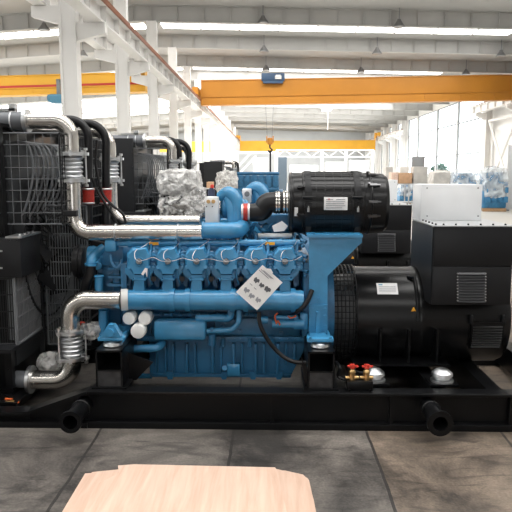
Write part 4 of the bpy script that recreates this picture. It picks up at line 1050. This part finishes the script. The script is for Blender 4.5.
# radiator foot and its drain valve
g = G().mm((-2.9, 4.75, .125), (P(20, 410, 4.8).x, 5.6, .14)).prism([(-2.3, 4.8, .14), (-2.05, 4.8, .14), (-2.3, 4.8, .27)], (0, .02, 0))
for px in (3, 14): g.cyl(P(px, 408, 4.78), P(px, 411, 4.78), .02, n=8)
obj('radiator_foot', g, BLACK, RAD, smooth=0)
q = P(12, 402, 4.78)
v_ = obj('drain_valve', G().cyl(q - X * .05, q + X * .02, .014, n=12).cyl(q, q + Z * .03, .01), BRASS, GS, label='small brass drain valve at the radiator foot')
obj('valve_handle', G().box(q + Vector((.03, -.01, .0)), (.06, .018, .012), None, .003).box(q + Vector((-.02, -.01, .03)), (.06, .018, .012), None, .003), mat('orange_red', (.7, .13, .03), .5), v_, label='orange handle')
# ------------------------------------------------------------------ copies of the set further back
def copytree(o, parent, skip, shift):
    c = o.copy(); COL.objects.link(c); c.parent = parent
    for ch in o.children:
        copytree(ch, c, skip, shift)
    return c
def copyset(loc, label, shift_left, shift_alt, skip=()):
    r = GS.copy(); COL.objects.link(r); r.location = loc; r['label'] = label
    for ch in list(GS.children):
        base = ch.name.split('.')[0]
        if base in skip: continue
        c = copytree(ch, r, skip, None)
        if base in ('radiator', 'support_box', 'charge_air_pipe', 'coolant_hose'): c.location.x += shift_left
        if base in ('alternator', 'terminal_box', 'vent_hatch', 'control_cabinet', 'rubber_mount'): c.location.x += shift_alt
    return r
SKIP = ('air_filter', 'intake_hose', 'filter_bracket', 'paper_tag', 'control_box', 'sensor_box', 'turbocharger', 'fuel_module', 'cable', 'pipe_bracket', 'charge_air_elbow')
G2 = copyset((0, 5.6 + 3.28, 0), 'second generator set, directly behind the nearest one, engine wrapped in cloudy plastic', .32, -.09, SKIP + ('fuel_line', 'starter_motor'))
G3 = copyset((0.0, 5.6 + 21.5, 0), 'third generator set, far behind the hanging sling, with blue engine', .1, -.09, SKIP + ('fuel_line', 'starter_motor'))
# black side sheet and wire guard of the second and third radiators, wrapped air inlets
for T, dy, sx in ((G2, 3.28, .32), (G3, 21.5, .1)):
    g = G().mm((-2.75, 4.90 + dy, .3), (xR + sx + .02, 4.93 + dy, 2.38), .004)
    for i in range(10): g.bolt((xR + sx + .0, 4.9 + dy, .5 + i * .19), -Yv, .01)
    obj('side_panel', g, BLACKM, T)
c = P(180, 183, 8.15)
g = G(); crumple(g, c, (.54, .5, .33), .03, 7, 2, 6, .55); w1 = obj('plastic_wrap', g, WRAP, G2, label='cloudy plastic wrapped around the air inlet', smooth=.5)
c = P(181, 210, 8.15)
g = G(); crumple(g, c, (.50, .5, .42), .045, 7, 5, 6, .3, .22); obj('plastic_wrap', g, WRAPD, G2, label='crumpled plastic wrapped around the turbocharger', smooth=.5)
c = P(196, 202, 8.1)
g = G(); crumple(g, c, (.20, .36, .42), .05, 9, 9, 5, .3); obj('plastic_wrap', g, WRAPD, G2, smooth=.5)
g = G().lathe(P(164, 195.5, 8.12), X, [(0, .1), (.02, .16), (.30, .16), (.34, .1)], 30); obj('air_inlet', g, RUBBER, G2)
g = G().ball(P(181, 210, 8.15), .2, (1.05, .9, .85)).mm(P(192, 190, 8.05), P(201, 220, 8.2), .02).mm(P(166, 178, 8.1), P(192, 190, 8.3), .03)
obj('turbocharger', g, mat('bare_casting', (.10, .085, .07), .5, metal=.4, vary=.4, scale=9), G2)
c = P(227, 182, 26.2)
g = G(); crumple(g, c, (.8, .8, .8), .12, 3, 4, 5, .5); obj('plastic_wrap', g, WRAP, G3, label='cloudy plastic wrapped around the air inlet', smooth=.5)
c = P(227, 192, 26.1)
g = G(); crumple(g, c, (.7, .8, .5), .1, 3.4, 7, 4, .2); obj('plastic_wrap', g, WRAP, G3, smooth=.5)
# raised engine top of the third set, as seen over the first
g = G()
a = P(237, 174, 26.4); b = P(279, 200, 26.4)
g.mm((a.x, 26.4, 1.2), (b.x, 27.4, a.z - .06), .05)
for i in range(6): x = a.x + (i + .5) * (b.x - a.x) / 6; g.mm((x - .11, 26.3, a.z - .55), (x + .11, 26.6, a.z - .05), .03)
g.cyl((a.x, 26.4, a.z - .62), (b.x, 26.4, a.z - .62), .09).cyl((a.x, 26.5, a.z + .02), (b.x, 26.5, a.z + .02), .07)
for i in range(7): x = a.x + (i + .5) * (b.x - a.x) / 7; g.cyl((x, 26.28, a.z - .25), (x, 26.5, a.z - .25), .07, n=12)
obj('rocker_gallery', g, BLUED, G3)
# ------------------------------------------------------------------ loose things on the set
N0 = [(262.5, 265), (282.5, 282.5), (257, 310.5), (236, 292)]
g = G().pp(N0, 4.958, 4.961).pp([(266, 268.5), (271, 269), (273, 273), (271.5, 273.8), (268.5, 272)], 4.952, 4.957)
D = tag(obj('document_sheet', g, PAPER, smooth=0, base=P(258, 310, 4.96)), 'white printed document sheet hung tilted on the engine front', 'document')
A0, B0, C0 = Vector(N0[3]), Vector(N0[0]), Vector(N0[2])   # left, top, bottom corners in the sheet
def on(s, t): v = A0 + (C0 - A0) * s + (B0 - A0) * t; return (v.x, v.y)
def blobpx(cx, cy, k, r, m):
    random.seed(r); e1 = (B0 - A0).normalized(); e2 = (C0 - A0).normalized(); pts = []
    for (dx, dy) in ((-1, -.3), (-.7, -.8), (-.1, -.5), (.2, -.9), (.8, -.7), (1, .1), (.5, .3), (.4, .9), (-.2, .6), (-.6, .8)):
        v = Vector((cx, cy)) + e2 * (dx * 2.8 * k) + e1 * (dy * 2.7 * k * -1) + Vector((random.uniform(-.3, .3), random.uniform(-.3, .3))); pts.append((v.x, v.y))
    merge(D, obj('printed_figure', G().pp(pts, 4.955, 4.9575), m, D, smooth=0))
for cx, cy, k, r, m in ((256.5, 280.5, 1.15, 1, PRINT), (261.5, 285.5, 1.0, 2, PRINT), (267.5, 289.5, 1.25, 3, PRINT), (246.5, 290.5, 1.1, 4, PRINTL), (251.5, 296, 1.1, 5, PRINTL), (258, 300, 1.1, 6, PRINTL)): blobpx(cx, cy, k, r, m)
for i, (xa_, ya_, L) in enumerate(((259, 270, 13), (261, 269.5, 14), (263.5, 270.5, 13), (250, 283.5, 3), (254, 287.5, 3))):
    e2 = (C0 - A0).normalized(); p0 = Vector((xa_, ya_)); p1 = p0 + e2 * L; nn = Vector((-e2.y, e2.x)) * .35
    merge(D, obj('printed_line', G().pp([tuple(p0 + nn), tuple(p1 + nn), tuple(p1 - nn), tuple(p0 - nn)], 4.955, 4.9575), PRINTL, D, smooth=0))
g = G(); crumple(g, P(50, 363, 5.3), (.17, .2, .17), .03, 12, 11, 4, .3)
tag(obj('plastic_bag', g, WRAP, smooth=.4), 'crumpled clear plastic bag behind the silver elbow at the radiator foot', 'bag')
bpy.context.object if False else None
g = G(); crumple(g, P(91, 331, 5.12), (.16, .12, .11), .035, 14, 17, 4, .2)
tag(obj('plastic_bag', g, WRAP, smooth=.4), 'white crumpled plastic bag beside the lower bellows near the engine', 'bag')
obj('coupling', G().cyl(P(80, 322, 5.2), P(80, 335, 5.2), .03).torus(P(80, 323, 5.2), Z, .034, .009).torus(P(80, 332, 5.2), Z, .034, .009), RED, GS, label='red coupling')
# ------------------------------------------------------------------ plywood on the floor
def ply(pix, z, m, label):
    q = []
    for x, y in pix:
        d = RM @ Vector((x - 256, 256 - y, -F)); p = CAM + d * ((z - CAM.z) / d.z); q.append((p.x, p.y, z - .007))
    return tag(obj('plywood_sheet', G().prism(q, (0, 0, .007)), m, smooth=0), label, 'board', 'plywood sheets on the floor')
ply([(85, 473.5), (118, 470.5), (277, 469), (304, 476), (308, 478.5), (314, 501), (322, 545), (50, 545), (62, 512)], .0085, PLY2, 'lowest pale plywood sheet on the floor, its edges showing at both sides')
ply([(92, 472), (137, 467.5), (285, 470.5), (303, 474.5), (309, 480), (318, 520), (323, 560), (40, 560)], .0165, PLY2, 'middle pale plywood sheet showing around the corners of the top one')
ply([(118, 465.5), (134, 464.2), (275, 467.3), (277, 470), (298, 560), (60, 560), (97, 484), (119, 473)], .0245, PLY, 'topmost pinkish plywood sheet of the stack on the floor')
# ------------------------------------------------------------------ things on the right, further in
BW = mat('blue_machine', (.04, .19, .36), .5, vary=.2, scale=5)
def wrapped(px0, px1, py0, py1, label, seed, cover=WRAPT, lower=True, Y=None):
    if Y is None: Y = 1.95 * F / (py1 - 172)
    a = P(px0, py0, Y); b = P(px1, py1, Y); w = b.x - a.x; h = a.z
    t = thing('wrapped_engine', label, 'engine', ((a.x + b.x) / 2, Y + .8, 0), 'engines wrapped in plastic')
    cx = (a.x + b.x) / 2
    g = G().mm((a.x + w * .06, Y + .15, .16), (b.x - w * .06, Y + 1.5, h * .5), .08).mm((a.x + w * .15, Y + .25, h * .5), (b.x - w * .15, Y + 1.3, h * .88), .1)
    for i in range(4):
        x = a.x + w * (.15 + i * .22); g.mm((x, Y + .02, h * .2), (x + w * .15, Y + .3, h * .34), .04).mm((x, Y + .02, h * .42), (x + w * .15, Y + .3, h * .55), .04)
    g.cyl((a.x + w * .1, Y + .1, h * .62), (b.x - w * .1, Y + .1, h * .62), .1)
    obj('engine_body', g, BW, t)
    g = G(); crumple(g, (cx, Y + .78, h * .64), (w * .90, 1.65, h * .72), .09, 1.6, seed, 5, .6); obj('plastic_wrap', g, cover, t, label='clear plastic sheet', smooth=.5)
    g = G()
    for i in range(3): g.mm((a.x + .1, Y + .1 + i * .65, 0), (b.x - .1, Y + .25 + i * .65, .16))
    obj('skid_timber', g, TIMBER, t, smooth=0)
wrapped(484, 509, 167, 211, 'blue engine under clear plastic at the right, nearest the white panel', 31)
wrapped(457, 477, 168, 209.5, 'blue engine under clear plastic, second from the right edge', 37)
wrapped(432, 456, 171, 206, 'engine under a beige grey cover and plastic behind the white cabinet', 41, CREAM)
wrapped(412, 434, 177, 203, 'low blue engine under clear plastic left of the beige cover', 43)
wrapped(400, 413, 178, 204, 'narrow plastic wrapped engine right of the brown carton', 47)
Yp = 32.5
a = P(508.5, 145, Yp); b = P(530, 210, Yp)
t = thing('panel_board', 'tall white panel standing at the right edge of the view', 'panel', ((a.x + b.x) / 2, Yp, 0))
obj('panel', G().mm((a.x, Yp, .05), (b.x, Yp + .06, a.z), .01), WHITE, t)
obj('foot', G().mm((a.x, Yp - .3, 0), (a.x + .1, Yp + .4, .06)).mm((b.x - .1, Yp - .3, 0), (b.x, Yp + .4, .06)), GREYP, t)
# crates and cartons
Yk = 34
def carton(px0, px1, py0, py1, m, label, name='carton', cat='box', Y=Yk):
    a = P(px0, py0, Y); b = P(px1, py1, Y)
    g = G().mm((a.x, Y, b.z), (b.x, Y + .9, a.z), .01)
    o = thing(name, label, cat, ((a.x + b.x) / 2, Y + .45, b.z)); obj('body', g, m, o)
    obj('tape', G().mm((a.x, Y - .006, (a.z + b.z) / 2 - .04), (b.x, Y, (a.z + b.z) / 2 + .04)), m, o)
    return o
SH = [(391, 413, 183.5, 'rack')]
a = P(390, 183.5, Yk); b = P(428, 183.5, Yk)
t = thing('storage_rack', 'grey storage rack carrying cartons behind the second alternator', 'rack', ((a.x + b.x) / 2, Yk, 0))
obj('shelf', G().mm((a.x, Yk - .05, a.z - .06), (b.x, Yk + 1.0, a.z)).mm((a.x, Yk - .05, .3), (b.x, Yk + 1, .36)), GRW, t, smooth=0)
for x in (a.x, (a.x + b.x) / 2 - .03, b.x - .06):
    for y in (Yk - .05, Yk + .94): obj('upright', G().mm((x, y, 0), (x + .06, y + .06, a.z)), GRW, t, smooth=0)
carton(392, 398, 172.5, 183.5, mat('spotted_card', (.72, .52, .42), .7, vary=.25, scale=30), 'pale spotted carton at the left end of the storage rack')
carton(398.8, 412, 172.8, 183.5, CARD, 'plain brown carton on the storage rack')
carton(414, 427.5, 166.5, 183.5, CREAM, 'grey covered case at the right end of the storage rack', 'case', 'case')
carton(386, 392.5, 167, 186, CREAM, 'grey cover case left of the pale spotted carton', 'case', 'case', 36.5)
carton(400, 409, 167, 176, CREAM, 'small grey case behind the brown carton', 'case', 'case', 44)
for px0, px1, py0, Y in ((386, 392.5, 186, 36.5), (400, 409, 176, 44)):
    a = P(px0 - 1, py0, Y); b = P(px1 + 1, py0, Y)
    t = thing('table', 'grey steel stand under the %s grey case' % ('left' if px0 < 390 else 'small'), 'stand', ((a.x + b.x) / 2, Y + .4, 0))
    obj('top', G().mm((a.x, Y - .05, a.z - .05), (b.x, Y + 1, a.z)), GRW, t, smooth=0)
    for x in (a.x, b.x - .05):
        for y in (Y - .05, Y + .93): obj('leg', G().mm((x, y, 0), (x + .05, y + .05, a.z - .05)), GRW, t, smooth=0)
a = P(412, 156.5, 48); b = P(424.5, 168, 48)
t = thing('notice_board', 'dark grey board on posts in front of the right windows', 'board', ((a.x + b.x) / 2, 48, 0))
obj('board', G().mm((a.x, 48, b.z), (b.x, 48.08, a.z), .02), GREYP, t)
for x in (a.x + .1, b.x - .18): obj('post', G().mm((x, 48.02, 0), (x + .08, 48.07, b.z)), GREYP, t, smooth=0)
# unidentified dark blue shape with red top built as a cylinder, and a carton
Yq = 20
a = P(211.5, 188, Yq)
t = thing('blue_cylinder', 'dark blue cylinder with red cap beside the left columns', 'cylinder', (a.x, Yq, 0))
zt_ = P(211, 188, Yq).z
obj('body', G().lathe((a.x, Yq, 0), Z, [(0, .11), (.02, .115), (zt_ - .1, .115), (zt_, .06)], 24), DARKB, t)
obj('cap', G().lathe((a.x + .02, Yq, zt_), Z, [(0, .06), (.08, .06), (.11, .03)], 16), RED, t, label='red cap')
Yq = 24
a = P(206.5, 182, Yq); b = P(212, 188, Yq)
t = thing('stand', 'pale grey stand holding a brown carton beside the left columns', 'stand', ((a.x + b.x) / 2, Yq + .2, 0))
obj('top', G().mm((a.x - .1, Yq - .05, b.z - .04), (b.x + .05, Yq + .5, b.z)), GRW, t, smooth=0)
for x in (a.x - .1, b.x): obj('leg', G().mm((x, Yq, 0), (x + .05, Yq + .45, b.z - .04)), GRW, t, smooth=0)
o = carton(206.5, 212, 182, 188, CARD, 'small brown carton on a stand beside the left columns', Y=Yq)
# tree and ground outside the right windows
q = P(440, 168, 100)
t = thing('tree', 'green leafy tree outside the right windows', 'tree', (q.x, 100, 0))
obj('trunk', G().tube([(q.x, 100, -.2), (q.x + .05, 100, 1.0), (q.x, 100, 2.2)], [.16, .13, .08], 10), BARK, t)
g = G(); random.seed(5)
for i in range(420):
    v = Vector((random.gauss(0, 1), random.gauss(0, 1), random.gauss(0, 1))).normalized() * random.uniform(.4, 1)
    c = Vector((q.x + v.x * 1.5, 100 + v.y * 1.3, q.z - .2 + v.z * .95)); g.box(c, (.34, .26, .02), Matrix.Rotation(random.uniform(0, 6), 3, 'Z') @ Matrix.Rotation(random.uniform(-1, 1), 3, 'X'))
obj('foliage', g, LEAF, t, smooth=0)
struct('ground', G().mm((-90, -80, -.6), (120, 180, -.25)), mat('outdoor_paving', (.45, .44, .42), .8), smooth=0)
# ------------------------------------------------------------------ light
w = bpy.data.worlds.new('sky'); S.world = w; w.use_nodes = True
bg = w.node_tree.nodes['Background']; bg.inputs['Color'].default_value = (.97, .985, 1, 1); bg.inputs['Strength'].default_value = 5.0
S.view_settings.view_transform = 'Standard'; S.view_settings.look = 'None'; S.view_settings.gamma = 1; S.view_settings.use_curve_mapping = False
S.view_settings.exposure = -0.25
